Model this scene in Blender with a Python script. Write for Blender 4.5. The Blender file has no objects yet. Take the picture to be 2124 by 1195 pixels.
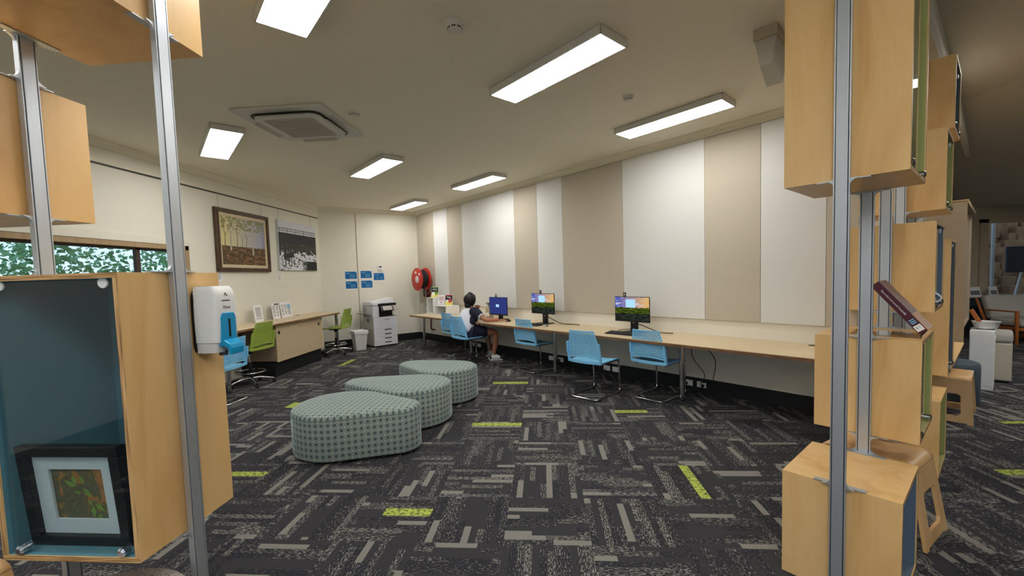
import bpy, math, random
from mathutils import Vector, Matrix
random.seed(7)
C = bpy.context.scene.collection
PI = math.pi
R2 = math.sqrt(2)
Z0 = 1e-3

def lin(c):
    c = c / 255.0
    return c / 12.92 if c <= 0.04045 else ((c + 0.055) / 1.055) ** 2.4
def rgb(r, g, b): return (lin(r), lin(g), lin(b), 1.0)
def UV(u, v): return ((u + v) / R2, (v - u) / R2)      # room-diagonal coordinates -> world x, y

# ------------------------------------------------------------------ materials
class NT:
    def __init__(s, name):
        s.m = bpy.data.materials.new(name); s.m.use_nodes = True
        s.t = s.m.node_tree; s.n = s.t.nodes
        s.b = s.n['Principled BSDF']; s.out = s.n['Material Output']
    def new(s, typ, **kw):
        n = s.n.new(typ)
        for k, v in kw.items(): setattr(n, k, v)
        return n
    def link(s, a, b): s.t.links.new(a, b)
    def setin(s, node, key, val):
        if hasattr(val, 'is_output') or isinstance(val, bpy.types.NodeSocket): s.link(val, node.inputs[key])
        else: node.inputs[key].default_value = val
    def math(s, op, a, b=0.0, c=None):
        n = s.new('ShaderNodeMath', operation=op)
        s.setin(n, 0, a); s.setin(n, 1, b)
        if c is not None: s.setin(n, 2, c)
        return n.outputs[0]
    def mix(s, f, a, b):
        n = s.new('ShaderNodeMix', data_type='RGBA')
        s.setin(n, 0, f); s.setin(n, 6, a); s.setin(n, 7, b)
        return n.outputs[2]
    def mixf(s, f, a, b):
        n = s.new('ShaderNodeMix', data_type='FLOAT')
        s.setin(n, 0, f); s.setin(n, 2, a); s.setin(n, 3, b)
        return n.outputs[0]
    def coord(s, kind='Object'): return s.new('ShaderNodeTexCoord').outputs[kind]
    def mapping(s, vec, scale=(1, 1, 1), loc=(0, 0, 0), rot=(0, 0, 0)):
        n = s.new('ShaderNodeMapping'); s.link(vec, n.inputs[0])
        n.inputs['Scale'].default_value = scale; n.inputs['Location'].default_value = loc; n.inputs['Rotation'].default_value = rot
        return n.outputs[0]
    def noise(s, vec, scale=5, detail=2, rough=0.5, dist=0.0):
        n = s.new('ShaderNodeTexNoise'); s.link(vec, n.inputs['Vector'])
        n.inputs['Scale'].default_value = scale; n.inputs['Detail'].default_value = detail
        n.inputs['Roughness'].default_value = rough; n.inputs['Distortion'].default_value = dist
        return n.outputs['Fac']
    def ramp(s, f, stops, interp='LINEAR'):
        n = s.new('ShaderNodeValToRGB'); s.link(f, n.inputs[0]); n.color_ramp.interpolation = interp
        e = n.color_ramp.elements
        while len(e) < len(stops): e.new(0.5)
        for i, (p, c) in enumerate(stops): e[i].position = p; e[i].color = c
        return n.outputs[0]
    def bump(s, h, strength=0.2, dist=0.01):
        n = s.new('ShaderNodeBump'); s.link(h, n.inputs['Height'])
        n.inputs['Strength'].default_value = strength; n.inputs['Distance'].default_value = dist
        s.link(n.outputs[0], s.b.inputs['Normal'])
    def color(s, v): s.setin(s.b, 'Base Color', v)
    def p(s, rough=0.5, metal=0.0, spec=0.5):
        s.b.inputs['Roughness'].default_value = rough; s.b.inputs['Metallic'].default_value = metal
        s.b.inputs['Specular IOR Level'].default_value = spec; return s

def plain(name, col, rough=0.5, metal=0.0, spec=0.4, var=0.05, scale=12.0):
    t = NT(name).p(rough, metal, spec)
    f = t.noise(t.coord(), scale, 3)
    c2 = tuple(max(0.0, x * (1 - var * 2)) for x in col[:3]) + (1,)
    t.color(t.mix(f, col, c2)); return t.m

def emit(name, col, strength):
    t = NT(name); e = t.new('ShaderNodeEmission')
    e.inputs[0].default_value = col; e.inputs[1].default_value = strength
    t.link(e.outputs[0], t.out.inputs[0]); return t.m

def wood(name, a, b, c, rough=0.35, axis='z', sc=1.0):
    t = NT(name).p(rough, 0, 0.35)
    s = {'z': (5 * sc, 5 * sc, 0.9 * sc), 'x': (0.9 * sc, 5 * sc, 5 * sc), 'y': (5 * sc, 0.9 * sc, 5 * sc)}[axis]
    v = t.mapping(t.coord(), s)
    f = t.noise(v, 1.1, 4, 0.55, 1.1)
    w = t.math('FRACT', t.math('MULTIPLY', f, 7.0))
    w = t.math('ABSOLUTE', t.math('SUBTRACT', w, 0.5))
    fine = t.noise(t.mapping(t.coord(), tuple(k * 14 for k in s)), 1.0, 2)
    base = t.ramp(f, [(0.3, a), (0.55, b), (0.75, c)])
    col = t.mix(t.math('MULTIPLY', w, 0.24), base, c)
    col = t.mix(t.math('MULTIPLY', fine, 0.22), col, c)
    t.color(col); t.bump(fine, 0.05, 0.002); return t.m

M = {}
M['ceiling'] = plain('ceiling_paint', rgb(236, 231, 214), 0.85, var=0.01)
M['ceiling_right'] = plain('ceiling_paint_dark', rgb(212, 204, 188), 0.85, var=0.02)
M['wall'] = plain('wall_cream', rgb(231, 226, 210), 0.8, var=0.012, scale=3)
M['wall_tan'] = plain('wall_tan', rgb(186, 172, 150), 0.8, var=0.02)
M['cornice'] = plain('cornice_paint', rgb(232, 225, 204), 0.8, var=0.01)
M['skirting'] = plain('skirting_black', rgb(22, 22, 24), 0.6, var=0.05)
M['panel_white'] = plain('panel_felt_white', rgb(222, 221, 216), 0.95, spec=0.1, var=0.02, scale=220)
M['panel_taupe'] = plain('panel_felt_taupe', rgb(194, 184, 166), 0.95, spec=0.1, var=0.02, scale=220)
M['ply'] = wood('birch_ply', rgb(230, 194, 138), rgb(222, 182, 122), rgb(204, 158, 98))
M['ply_h'] = wood('birch_ply_flat', rgb(233, 199, 145), rgb(226, 188, 130), rgb(208, 164, 106), axis='x')
M['stool_ply'] = wood('beech_ply', rgb(228, 188, 134), rgb(218, 174, 118), rgb(198, 150, 96))
M['ply_dark'] = wood('ply_cabinet', rgb(196, 176, 140), rgb(188, 166, 130), rgb(172, 150, 116), sc=1.6)
def laminate(name, c, rough):
    return plain(name, c, rough, var=0.03, scale=40)
M['desk_top'] = laminate('desk_laminate', rgb(214, 194, 158), 0.35)
M['door_lam'] = laminate('door_laminate', rgb(204, 182, 146), 0.5)
M['side_lam'] = laminate('side_laminate', rgb(150, 132, 106), 0.55)
def plyedge(name, ax):
    t = NT(name).p(0.5)
    v = t.mapping(t.coord(), {'z': (6, 6, 260), 'y': (6, 260, 6)}[ax])
    f = t.noise(v, 1.0, 1)
    t.color(t.ramp(f, [(0.3, rgb(122, 84, 48)), (0.48, rgb(196, 152, 96)), (0.7, rgb(222, 184, 128))])); return t.m
M['edge'] = plyedge('ply_edge', 'z')
def dark_edge():
    t = NT('desk_edge').p(0.5)
    f = t.noise(t.mapping(t.coord(), (6, 6, 240)), 1.0, 1)
    t.color(t.ramp(f, [(0.35, rgb(72, 44, 28)), (0.55, rgb(138, 96, 62)), (0.72, rgb(186, 140, 94))])); return t.m
M['desk_edge'] = dark_edge()
M['edge_v'] = plyedge('ply_edge_upright', 'y')
def alu():
    t = NT('brushed_aluminium').p(0.42, 0.75)
    f = t.noise(t.mapping(t.coord(), (300, 300, 2)), 1, 2)
    t.color(t.mix(f, rgb(198, 203, 207), rgb(188, 194, 199))); return t.m
M['alu'] = alu()
M['alu_dark'] = plain('post_groove', rgb(52, 54, 58), 0.5, 0.5)
M['chrome'] = plain('chrome', rgb(215, 215, 218), 0.12, 1.0, var=0.02)
M['steel'] = plain('satin_steel', rgb(160, 160, 162), 0.3, 1.0, var=0.03)
M['black'] = plain('black_plastic', rgb(20, 20, 22), 0.4)
M['black_gloss'] = plain('black_gloss', rgb(14, 14, 16), 0.2)
M['darkgrey'] = plain('dark_grey', rgb(60, 60, 64), 0.5)
M['white'] = plain('white_plastic', rgb(232, 232, 228), 0.4, var=0.01)
M['white_metal'] = plain('white_metal', rgb(214, 212, 206), 0.5, var=0.02)
M['printer'] = plain('printer_white', rgb(222, 222, 226), 0.4, var=0.01)
M['printer_grey'] = plain('printer_side_grey', rgb(186, 180, 170), 0.5, var=0.02)
M['blue'] = plain('chair_blue', rgb(136, 206, 246), 0.4, var=0.02)
M['green'] = plain('chair_green', rgb(160, 182, 76), 0.45, var=0.03)
M['teal'] = plain('case_teal', rgb(84, 130, 144), 0.6, var=0.04)
M['case_blue'] = plain('case_blue', rgb(92, 110, 126), 0.6, var=0.04)
M['case_green'] = plain('case_green', rgb(158, 160, 92), 0.6, var=0.04)
M['case_grey'] = plain('case_grey', rgb(92, 98, 104), 0.6, var=0.04)
M['red'] = plain('reel_red', rgb(206, 52, 40), 0.4, var=0.05)
M['dark_red'] = plain('valve_red', rgb(96, 18, 22), 0.4)
M['rubber'] = plain('hose_rubber', rgb(26, 28, 32), 0.55)
M['brass'] = plain('brass', rgb(150, 120, 60), 0.35, 1.0)
M['paper'] = plain('paper_white', rgb(238, 236, 234), 0.8, var=0.01)
M['ink'] = plain('print_grey', rgb(120, 118, 122), 0.8)
M['ink_dark'] = plain('print_black', rgb(18, 18, 20), 0.7)
M['poster_blue'] = plain('poster_blue', rgb(0, 104, 168), 0.6, var=0.12, scale=6)
M['poster_light'] = plain('poster_light_blue', rgb(120, 190, 228), 0.6)
M['cyan'] = plain('dispenser_cyan', rgb(0, 152, 204), 0.3)
M['skin'] = plain('skin', rgb(172, 112, 82), 0.55, var=0.06)
M['skin_shaded'] = plain('skin_leg_shaded', rgb(120, 74, 56), 0.55, var=0.06)  # skin colour darkened to carry the shade on the legs
M['hair'] = plain('hair_black', rgb(20, 15, 14), 0.62, var=0.3, scale=60)
M['shirt_white'] = plain('shirt_white', rgb(222, 222, 228), 0.9, var=0.05)
M['navy'] = plain('cloth_navy', rgb(28, 30, 52), 0.9, var=0.1)
M['shoe'] = plain('shoe_white', rgb(220, 220, 222), 0.6)
M['frame_brown'] = wood('frame_brown', rgb(98, 74, 52), rgb(78, 56, 38), rgb(52, 36, 24), rough=0.4, sc=3)
M['frame_tan'] = wood('window_timber', rgb(186, 160, 124), rgb(172, 146, 110), rgb(150, 122, 88), sc=2)
M['frame_dark'] = plain('sash_dark', rgb(66, 50, 38), 0.5)
M['linen'] = plain('mount_linen', rgb(222, 204, 168), 0.8)
M['mat_board'] = plain('mat_board', rgb(198, 206, 206), 0.9, var=0.03, scale=90)
M['wire'] = plain('hanging_wire', rgb(170, 164, 148), 0.5, 0.4)
M['cable'] = plain('cable_black', rgb(16, 16, 18), 0.5)
M['bark'] = plain('bark', rgb(70, 58, 46), 0.9, var=0.2)
M['armchair_fabric'] = plain('armchair_fabric', rgb(186, 184, 174), 0.95, var=0.08, scale=120)
M['pouf_grey'] = plain('pouf_fabric', rgb(78, 90, 100), 0.95, var=0.08, scale=60)
M['orange_wood'] = wood('orange_wood', rgb(190, 110, 50), rgb(176, 98, 42), rgb(140, 74, 30))
M['rock'] = plain('bank_soil', rgb(150, 108, 72), 0.95, var=0.35, scale=5)
M['cab_taupe'] = plain('cabinet_taupe', rgb(170, 153, 130), 0.8, var=0.03)
M['jamb'] = plain('jamb_tan', rgb(190, 172, 144), 0.6, var=0.03)
M['lime'] = None

def glass(name, tint, refl=1.0):
    t = NT(name)
    tr = t.new('ShaderNodeBsdfTransparent'); tr.inputs[0].default_value = tint
    gl = t.new('ShaderNodeBsdfGlossy'); gl.inputs['Roughness'].default_value = 0.01
    gl.inputs[0].default_value = (1, 1, 1, 1)
    lw = t.new('ShaderNodeLayerWeight'); lw.inputs[0].default_value = .5
    f = t.math('ADD', .06, t.math('MULTIPLY', t.math('POWER', lw.outputs['Facing'], 5.0), .9)); f = t.math('MINIMUM', t.math('MULTIPLY', f, refl), 1.0)
    mx = t.new('ShaderNodeMixShader'); t.link(f, mx.inputs[0])
    t.link(tr.outputs[0], mx.inputs[1]); t.link(gl.outputs[0], mx.inputs[2])
    t.link(mx.outputs[0], t.out.inputs[0]); return t.m
M['glass'] = glass('clear_glass', (0.86, 0.92, 0.92, 1))
M['acrylic'] = glass('clear_acrylic', (0.93, 0.94, 0.93, 1), 1.6)

def carpet_nodes(t):
    """0.5 m carpet tiles laid quarter-turned; every tile is a row of ribbed strips of broken length."""
    sep = t.new('ShaderNodeSeparateXYZ'); t.link(t.coord('Object'), sep.inputs[0])
    tx = t.math('MULTIPLY', t.math('ADD', sep.outputs[0], 0.2702 + 50), 2.0)
    ty = t.math('MULTIPLY', t.math('SUBTRACT', sep.outputs[1], 2.2926 - 50), 2.0)
    ix = t.math('FLOOR', tx); iy = t.math('FLOOR', ty)
    fx = t.math('FRACT', tx); fy = t.math('FRACT', ty)
    par = t.math('MODULO', t.math('ADD', ix, iy), 2.0)     # 1: stripes along y
    a = t.mixf(par, fx, fy); b = t.mixf(par, fy, fx)
    def wn(x, y, z):
        c = t.new('ShaderNodeCombineXYZ')
        t.setin(c, 0, x); t.setin(c, 1, y); t.setin(c, 2, z)
        n = t.new('ShaderNodeTexWhiteNoise', noise_dimensions='3D'); t.link(c.outputs[0], n.inputs[0])
        return n.outputs['Value']
    tid = t.math('ADD', t.math('MULTIPLY', ix, 17.0), t.math('MULTIPLY', iy, 3.37))
    si = t.math('FLOOR', t.math('MULTIPLY', b, 12.0))
    hs = wn(si, tid, 1.0)
    seg = t.math('FLOOR', t.math('ADD', t.math('MULTIPLY', a, t.math('ADD', 0.6, t.math('MULTIPLY', hs, 1.6))), t.math('MULTIPLY', hs, 7.0)))
    hv = wn(t.math('ADD', si, t.math('MULTIPLY', seg, 31.0)), tid, 5.0)
    c = t.new('ShaderNodeCombineXYZ')
    t.setin(c, 0, t.math('ADD', t.math('MULTIPLY', a, 11.0), t.math('MULTIPLY', tid, 1.3)))
    t.setin(c, 1, t.math('MULTIPLY', b, 44.0)); t.setin(c, 2, t.math('MULTIPLY', si, 5.0))
    n = t.noise(c.outputs[0], 1.8, 4, 0.7)
    mot = t.math('GREATER_THAN', n, t.mixf(hv, 0.66, 0.50))
    rib = t.math('SINE', t.math('MULTIPLY', b, 2 * PI * 48))
    rib = t.math('ADD', t.math('MULTIPLY', rib, 0.5), 0.5)
    return hv, mot, rib
def carpet():
    t = NT('carpet_tile').p(0.95, 0, 0.15)
    hv, mot, rib = carpet_nodes(t)
    solid = t.math('LESS_THAN', hv, 0.24); light = t.math('GREATER_THAN', hv, 0.925)
    v = t.mixf(solid, t.math('MULTIPLY', mot, t.math('ADD', 0.75, t.math('MULTIPLY', rib, 0.25))), t.math('MULTIPLY', rib, 0.10))
    v = t.mixf(light, v, t.math('ADD', 0.45, t.math('MULTIPLY', rib, 0.55)))
    t.color(t.mix(v, rgb(45, 45, 50), rgb(146, 143, 135)))
    t.bump(t.math('ADD', t.math('MULTIPLY', rib, 0.6), mot), 0.3, 0.003)
    return t.m
M['carpet'] = carpet()
def lime():
    t = NT('carpet_lime_strip').p(0.95, 0, 0.15)
    v = t.mapping(t.coord('Object'), (22, 60, 1))
    f = t.math('GREATER_THAN', t.noise(v, 1.4, 3, 0.6), 0.46)
    t.color(t.mix(f, rgb(84, 92, 58), rgb(172, 186, 84))); return t.m
M['lime'] = lime()
def fabric(name, light, dark, cream, pitch):
    t = NT(name).p(0.9, 0, 0.2)
    t.b.inputs['Sheen Weight'].default_value = 1.0; t.b.inputs['Sheen Roughness'].default_value = 0.3
    t.b.inputs['Sheen Tint'].default_value = rgb(205, 222, 224)
    sep = t.new('ShaderNodeSeparateXYZ'); t.link(t.coord('UV'), sep.inputs[0])
    x = t.math('DIVIDE', sep.outputs[0], pitch); y = t.math('DIVIDE', sep.outputs[1], pitch)
    def cell(ox, oy):
        fx = t.math('ABSOLUTE', t.math('SUBTRACT', t.math('FRACT', t.math('ADD', x, ox)), 0.5))
        fy = t.math('ABSOLUTE', t.math('SUBTRACT', t.math('FRACT', t.math('ADD', y, oy)), 0.5))
        l1 = t.math('ADD', fx, fy)
        cr = t.math('SQRT', t.math('ADD', t.math('MULTIPLY', fx, fx), t.math('MULTIPLY', fy, fy)))
        return l1, cr
    l1, cr = cell(0.0, 0.0)
    l2, c2 = cell(0.5, 0.5)
    # quatrefoil: diamond swollen by a circle
    q = t.math('MINIMUM', l1, t.math('MULTIPLY', cr, 1.22))
    qm = t.math('LESS_THAN', q, 0.335)
    line = t.math('LESS_THAN', t.math('ABSOLUTE', t.math('SUBTRACT', q, 0.395)), 0.024)
    dot = t.math('LESS_THAN', c2, 0.06)
    ring = t.math('LESS_THAN', t.math('ABSOLUTE', t.math('SUBTRACT', l2, 0.145)), 0.03)
    weave = t.noise(t.coord('UV'), 700, 1)
    col = t.mix(t.math('MULTIPLY', weave, 0.35), light, dark)
    col = t.mix(qm, col, dark)
    col = t.mix(line, col, cream); col = t.mix(dot, col, cream); col = t.mix(ring, col, cream)
    t.color(col); return t.m
M['ottoman'] = fabric('ottoman_weave', rgb(134, 148, 142), rgb(80, 100, 100), rgb(198, 194, 172), 0.052)
M['seam'] = plain('ottoman_seam', rgb(84, 96, 92), 0.9)
def speckle():
    t = NT('pouf_speckle').p(0.95, 0, 0.2)
    v = t.mapping(t.coord(), (60, 160, 60), rot=(0, 0, 0.7))
    f = t.math('GREATER_THAN', t.noise(v, 1.0, 2), 0.62)
    t.color(t.mix(f, rgb(168, 160, 154), rgb(92, 84, 82))); return t.m
M['speckle'] = speckle()
def foliage():
    t = NT('leaf_green').p(0.6)
    f = t.noise(t.coord('Generated'), 22, 3)
    t.color(t.ramp(f, [(0.3, rgb(70, 128, 76)), (0.5, rgb(124, 192, 122)), (0.72, rgb(190, 232, 170))])); return t.m
M['leaf'] = foliage()
def screen_landscape():
    t = NT('screen_landscape')
    sep = t.new('ShaderNodeSeparateXYZ'); t.link(t.coord('UV'), sep.inputs[0]); x, y = sep.outputs[0], sep.outputs[1]
    cl = t.noise(t.mapping(t.coord('UV'), (3, 7, 1)), 1.6, 4, 0.6, 0.6)
    sky = t.mix(x, rgb(36, 84, 196), rgb(240, 190, 104))
    sky = t.mix(t.ramp(cl, [(0.52, (0, 0, 0, 1)), (0.66, (1, 1, 1, 1))]), sky, rgb(226, 224, 232))
    sky = t.mix(t.math('MULTIPLY', t.math('GREATER_THAN', cl, 0.63), t.math('GREATER_THAN', y, 0.75)), sky, rgb(60, 40, 44))
    gr = t.noise(t.mapping(t.coord('UV'), (4, 16, 1)), 1.6, 4, 0.7, 0.4)
    hill = t.ramp(gr, [(0.38, rgb(16, 24, 12)), (0.55, rgb(70, 92, 26)), (0.72, rgb(176, 176, 56))])
    dark = t.ramp(gr, [(0.4, rgb(14, 16, 16)), (0.7, rgb(66, 76, 66))])
    n1 = t.noise(t.mapping(t.coord('UV'), (9, 0.01, 1)), 1, 2)
    low = t.math('LESS_THAN', y, 0.30)
    g = t.math('LESS_THAN', y, t.math('ADD', 0.48, t.math('MULTIPLY', n1, 0.14)))
    col = t.mix(g, sky, hill); col = t.mix(low, col, dark)
    e = t.new('ShaderNodeEmission'); t.link(col, e.inputs[0]); e.inputs[1].default_value = 0.8
    t.link(e.outputs[0], t.out.inputs[0]); return t.m
M['screen_land'] = screen_landscape()
M['screen_blue'] = emit('screen_navy', rgb(48, 58, 120), 0.9)
M['screen_win'] = emit('screen_window', rgb(170, 216, 250), 1.0)
LIGHT_STR = 20.0
M['tube'] = emit('light_diffuser', (1.0, 0.985, 0.96, 1), LIGHT_STR)
M['tube_boosted'] = emit('light_diffuser_lobby', (1.0, 0.975, 0.93, 1), LIGHT_STR * 2.3)  # boosted above the room battens to brighten the display case fronts
def painting(kind):
    t = NT('canvas_' + kind).p(0.6)
    sep = t.new('ShaderNodeSeparateXYZ'); t.link(t.coord('UV'), sep.inputs[0]); x, y = sep.outputs[0], sep.outputs[1]
    n = t.noise(t.mapping(t.coord('UV'), (7, 11, 1)), 1.6, 5, 0.7, 0.5)
    if kind == 'bush':
        sky = t.mix(x, rgb(222, 210, 140), rgb(156, 164, 194))
        leaf = t.ramp(n, [(0.4, rgb(74, 84, 46)), (0.6, rgb(150, 146, 84))])
        top = t.math('MULTIPLY', t.math('GREATER_THAN', y, 0.74), t.math('GREATER_THAN', n, 0.5))
        gr = t.ramp(n, [(0.32, rgb(36, 32, 18)), (0.5, rgb(92, 70, 36)), (0.62, rgb(150, 100, 54)), (0.74, rgb(200, 160, 100))])
        col = t.mix(top, sky, leaf)
        col = t.mix(t.math('LESS_THAN', y, t.math('ADD', 0.36, t.math('MULTIPLY', n, 0.06))), col, gr)
    elif kind == 'river':
        sky = t.mix(n, rgb(190, 192, 202), rgb(236, 236, 238))
        veg = t.ramp(n, [(0.35, rgb(20, 22, 20)), (0.55, rgb(58, 64, 52)), (0.7, rgb(110, 112, 96))])
        wat = t.ramp(n, [(0.42, rgb(30, 32, 36)), (0.47, rgb(214, 216, 222)), (0.7, rgb(240, 240, 242))])
        col = t.mix(t.math('LESS_THAN', y, 0.56), sky, veg)
        col = t.mix(t.math('LESS_THAN', y, t.math('ADD', 0.36, t.math('MULTIPLY', t.math('SUBTRACT', n, 0.5), 0.5))), col, wat)
        col = t.mix(t.math('MULTIPLY', t.math('LESS_THAN', y, 0.2), t.math('GREATER_THAN', t.math('ADD', x, n), 1.15)), col, rgb(20, 22, 20))
    else:
        n2 = t.noise(t.mapping(t.coord('UV'), (2.2, 1.2, 1), rot=(0, 0, 0.7)), 1.6, 5, 0.65, 1.6)
        col = t.ramp(n2, [(0.3, rgb(52, 46, 42)), (0.42, rgb(112, 96, 78)), (0.5, rgb(74, 88, 56)), (0.58, rgb(176, 116, 60)), (0.66, rgb(120, 84, 60)), (0.75, rgb(120, 140, 72))])
    t.color(col); return t.m
M['bush'] = painting('bush'); M['river'] = painting('river'); M['forest'] = painting('forest')
M['trunk_pale'] = plain('painted_trunk', rgb(196, 180, 166), 0.6, var=0.1)
M['trunk_dark'] = plain('painted_trunk_dark', rgb(120, 92, 84), 0.6, var=0.1)
M['bridge'] = plain('photo_dark', rgb(50, 50, 54), 0.6, var=0.1)
M['leaf_paint'] = plain('painted_leaf', rgb(134, 166, 78), 0.6, var=0.2)
M['book_cover'] = plain('book_maroon', rgb(84, 34, 46), 0.4, var=0.15)
M['book_front'] = plain('book_front_purple', rgb(120, 96, 110), 0.35, var=0.3, scale=6)
M['book_orange'] = plain('book_front_orange', rgb(206, 150, 100), 0.4, var=0.15)
M['yellow'] = plain('cover_yellow', rgb(236, 220, 96), 0.5)
M['lime_cover'] = plain('cover_green', rgb(110, 160, 60), 0.5)
M['pink'] = plain('cover_red', rgb(210, 70, 90), 0.5)
M['slate'] = plain('slate_board', rgb(44, 52, 62), 0.5)

# ------------------------------------------------------------------ mesh builder
class MB:
    def __init__(s): s.v = []; s.f = []; s.mi = []; s.uv = {}
    def add(s, vs, fs, m=0, uvs=None):
        o = len(s.v); s.v += [tuple(v) for v in vs]
        for i, f in enumerate(fs):
            if uvs: s.uv[len(s.f)] = uvs[i]
            s.f.append(tuple(o + k for k in f)); s.mi.append(m)
        return s
    def box(s, x0, x1, y0, y1, z0, z1, m=0, T=None):
        vs = [(x, y, z) for x in (x0, x1) for y in (y0, y1) for z in (z0, z1)]
        if T is not None: vs = [T @ Vector(v) for v in vs]
        return s.add(vs, [(0, 1, 3, 2), (4, 6, 7, 5), (0, 4, 5, 1), (2, 3, 7, 6), (0, 2, 6, 4), (1, 5, 7, 3)], m)
    def cbox(s, c, d, m=0, T=None):
        return s.box(c[0] - d[0] / 2, c[0] + d[0] / 2, c[1] - d[1] / 2, c[1] + d[1] / 2, c[2] - d[2] / 2, c[2] + d[2] / 2, m, T)
    def quad(s, a, b, c, d, m=0):
        return s.add([a, b, c, d], [(0, 1, 2, 3)], m, [((0, 0), (1, 0), (1, 1), (0, 1))])
    def tube(s, pts, r, n=10, m=0, closed=False):
        pts = [Vector(p) for p in pts]; rs = r if isinstance(r, (list, tuple)) else [r] * len(pts)
        N = len(pts); rings = []
        up = None
        for i, p in enumerate(pts):
            if closed: d = (pts[(i + 1) % N] - pts[i - 1])
            elif i == 0: d = pts[1] - p
            elif i == N - 1: d = p - pts[-2]
            else: d = (pts[i + 1] - p).normalized() + (p - pts[i - 1]).normalized()
            d.normalize()
            if up is None:
                up = Vector((0, 0, 1)) if abs(d.z) < 0.9 else Vector((1, 0, 0))
            side = d.cross(up)
            if side.length < 1e-5: side = d.orthogonal()
            side.normalize(); up = side.cross(d).normalized()
            rings.append([p + (side * math.cos(2 * PI * k / n) + up * math.sin(2 * PI * k / n)) * rs[i] for k in range(n)])
        vs = [v for rg in rings for v in rg]; fs = []
        for i in range(N if closed else N - 1):
            a = i * n; b = ((i + 1) % N) * n
            for k in range(n): fs.append((a + k, a + (k + 1) % n, b + (k + 1) % n, b + k))
        if not closed:
            fs.append(tuple(reversed(range(n)))); fs.append(tuple(range((N - 1) * n, N * n)))
        return s.add(vs, fs, m)
    def cyl(s, p0, p1, r0, r1=None, n=24, m=0): return s.tube([p0, p1], [r0, r0 if r1 is None else r1], n, m)
    def lathe(s, prof, c=(0, 0, 0), n=32, m=0, T=None):
        vs = []; fs = []
        for r, z in prof:
            for k in range(n):
                a = 2 * PI * k / n; vs.append(Vector((c[0] + r * math.cos(a), c[1] + r * math.sin(a), c[2] + z)))
        for i in range(len(prof) - 1):
            for k in range(n): fs.append((i * n + k, i * n + (k + 1) % n, (i + 1) * n + (k + 1) % n, (i + 1) * n + k))
        if prof[0][0] > 1e-6: fs.append(tuple(reversed(range(n))))
        if prof[-1][0] > 1e-6: fs.append(tuple(range((len(prof) - 1) * n, len(prof) * n)))
        if T is not None: vs = [T @ v for v in vs]
        return s.add(vs, fs, m)
    def prism(s, poly, fn, d0, d1, m=0):
        n = len(poly); vs = [fn(a, b, d0) for a, b in poly] + [fn(a, b, d1) for a, b in poly]
        fs = [tuple(reversed(range(n))), tuple(range(n, 2 * n))] + [(k, (k + 1) % n, n + (k + 1) % n, n + k) for k in range(n)]
        return s.add(vs, fs, m)
    def grid(s, fn, nu, nv, m=0, uvscale=None):
        vs = [fn(i / nu, j / nv) for j in range(nv + 1) for i in range(nu + 1)]; fs = []; uvs = []
        for j in range(nv):
            for i in range(nu):
                a = j * (nu + 1) + i; fs.append((a, a + 1, a + nu + 2, a + nu + 1))
                uvs.append(((i / nu, j / nv), ((i + 1) / nu, j / nv), ((i + 1) / nu, (j + 1) / nv), (i / nu, (j + 1) / nv)))
        return s.add(vs, fs, m, uvs)
    def build(s, name, mats, parent=None, bevel=0, smooth=False, subsurf=0, solid=0, seg=2, loc=None, rot=None):
        me = bpy.data.meshes.new(name); me.from_pydata([tuple(v) for v in s.v], [], s.f)
        if not isinstance(mats, (list, tuple)): mats = [mats]
        for m in mats: me.materials.append(m)
        for p, mi in zip(me.polygons, s.mi): p.material_index = mi; p.use_smooth = smooth
        if s.uv:
            ul = me.uv_layers.new(name='UVMap')
            for fi, uv in s.uv.items():
                for li, c in zip(me.polygons[fi].loop_indices, uv): ul.data[li].uv = c
        me.update()
        import bmesh
        bm = bmesh.new(); bm.from_mesh(me); bmesh.ops.recalc_face_normals(bm, faces=bm.faces); bm.to_mesh(me); bm.free()
        o = bpy.data.objects.new(name, me); C.objects.link(o)
        if parent: o.parent = parent
        if loc: o.location = loc
        if rot: o.rotation_euler = rot
        if solid:
            k = o.modifiers.new('thickness', 'SOLIDIFY'); k.thickness = solid; k.offset = 0
        if bevel:
            k = o.modifiers.new('bevel', 'BEVEL'); k.width = bevel; k.segments = seg; k.limit_method = 'ANGLE'; k.angle_limit = 0.6
            k.harden_normals = False
        if subsurf:
            k = o.modifiers.new('subsurf', 'SUBSURF'); k.levels = subsurf; k.render_levels = subsurf
        if smooth and not subsurf:
            try:
                for p in me.polygons: p.use_smooth = True
                me.set_sharp_from_angle(angle=0.7)
            except Exception: pass
        return o

def tag(o, label=None, cat=None, group=None, kind=None):
    if label: o['label'] = label
    if cat: o['category'] = cat
    if group: o['group'] = group
    if kind: o['kind'] = kind
    return o
def thing(name, label, cat, loc=(0, 0, 0), rz=0, group=None):
    o = bpy.data.objects.new(name, None); C.objects.link(o); o.empty_display_size = 0.1
    o.location = loc; o.rotation_euler = (0, 0, rz); return tag(o, label, cat, group)
def thing_uv(name, label, cat, u, v, z=0, rz=0, group=None):
    x, y = UV(u, v); return thing(name, label, cat, (x, y, z), -PI / 4 + rz, group)
KIDS = {}
def dup(o, parent=None):
    c = o.copy(); C.objects.link(c)
    if parent: c.parent = parent
    for ch in list(o.children): dup(ch, c)
    return c
def place(o, label, loc, rz, group=None):
    o['label'] = label; o.location = loc; o.rotation_euler = (0, 0, rz)
    if group: o['group'] = group
    return o
def struct(o): o['kind'] = 'structure'; return o
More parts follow.
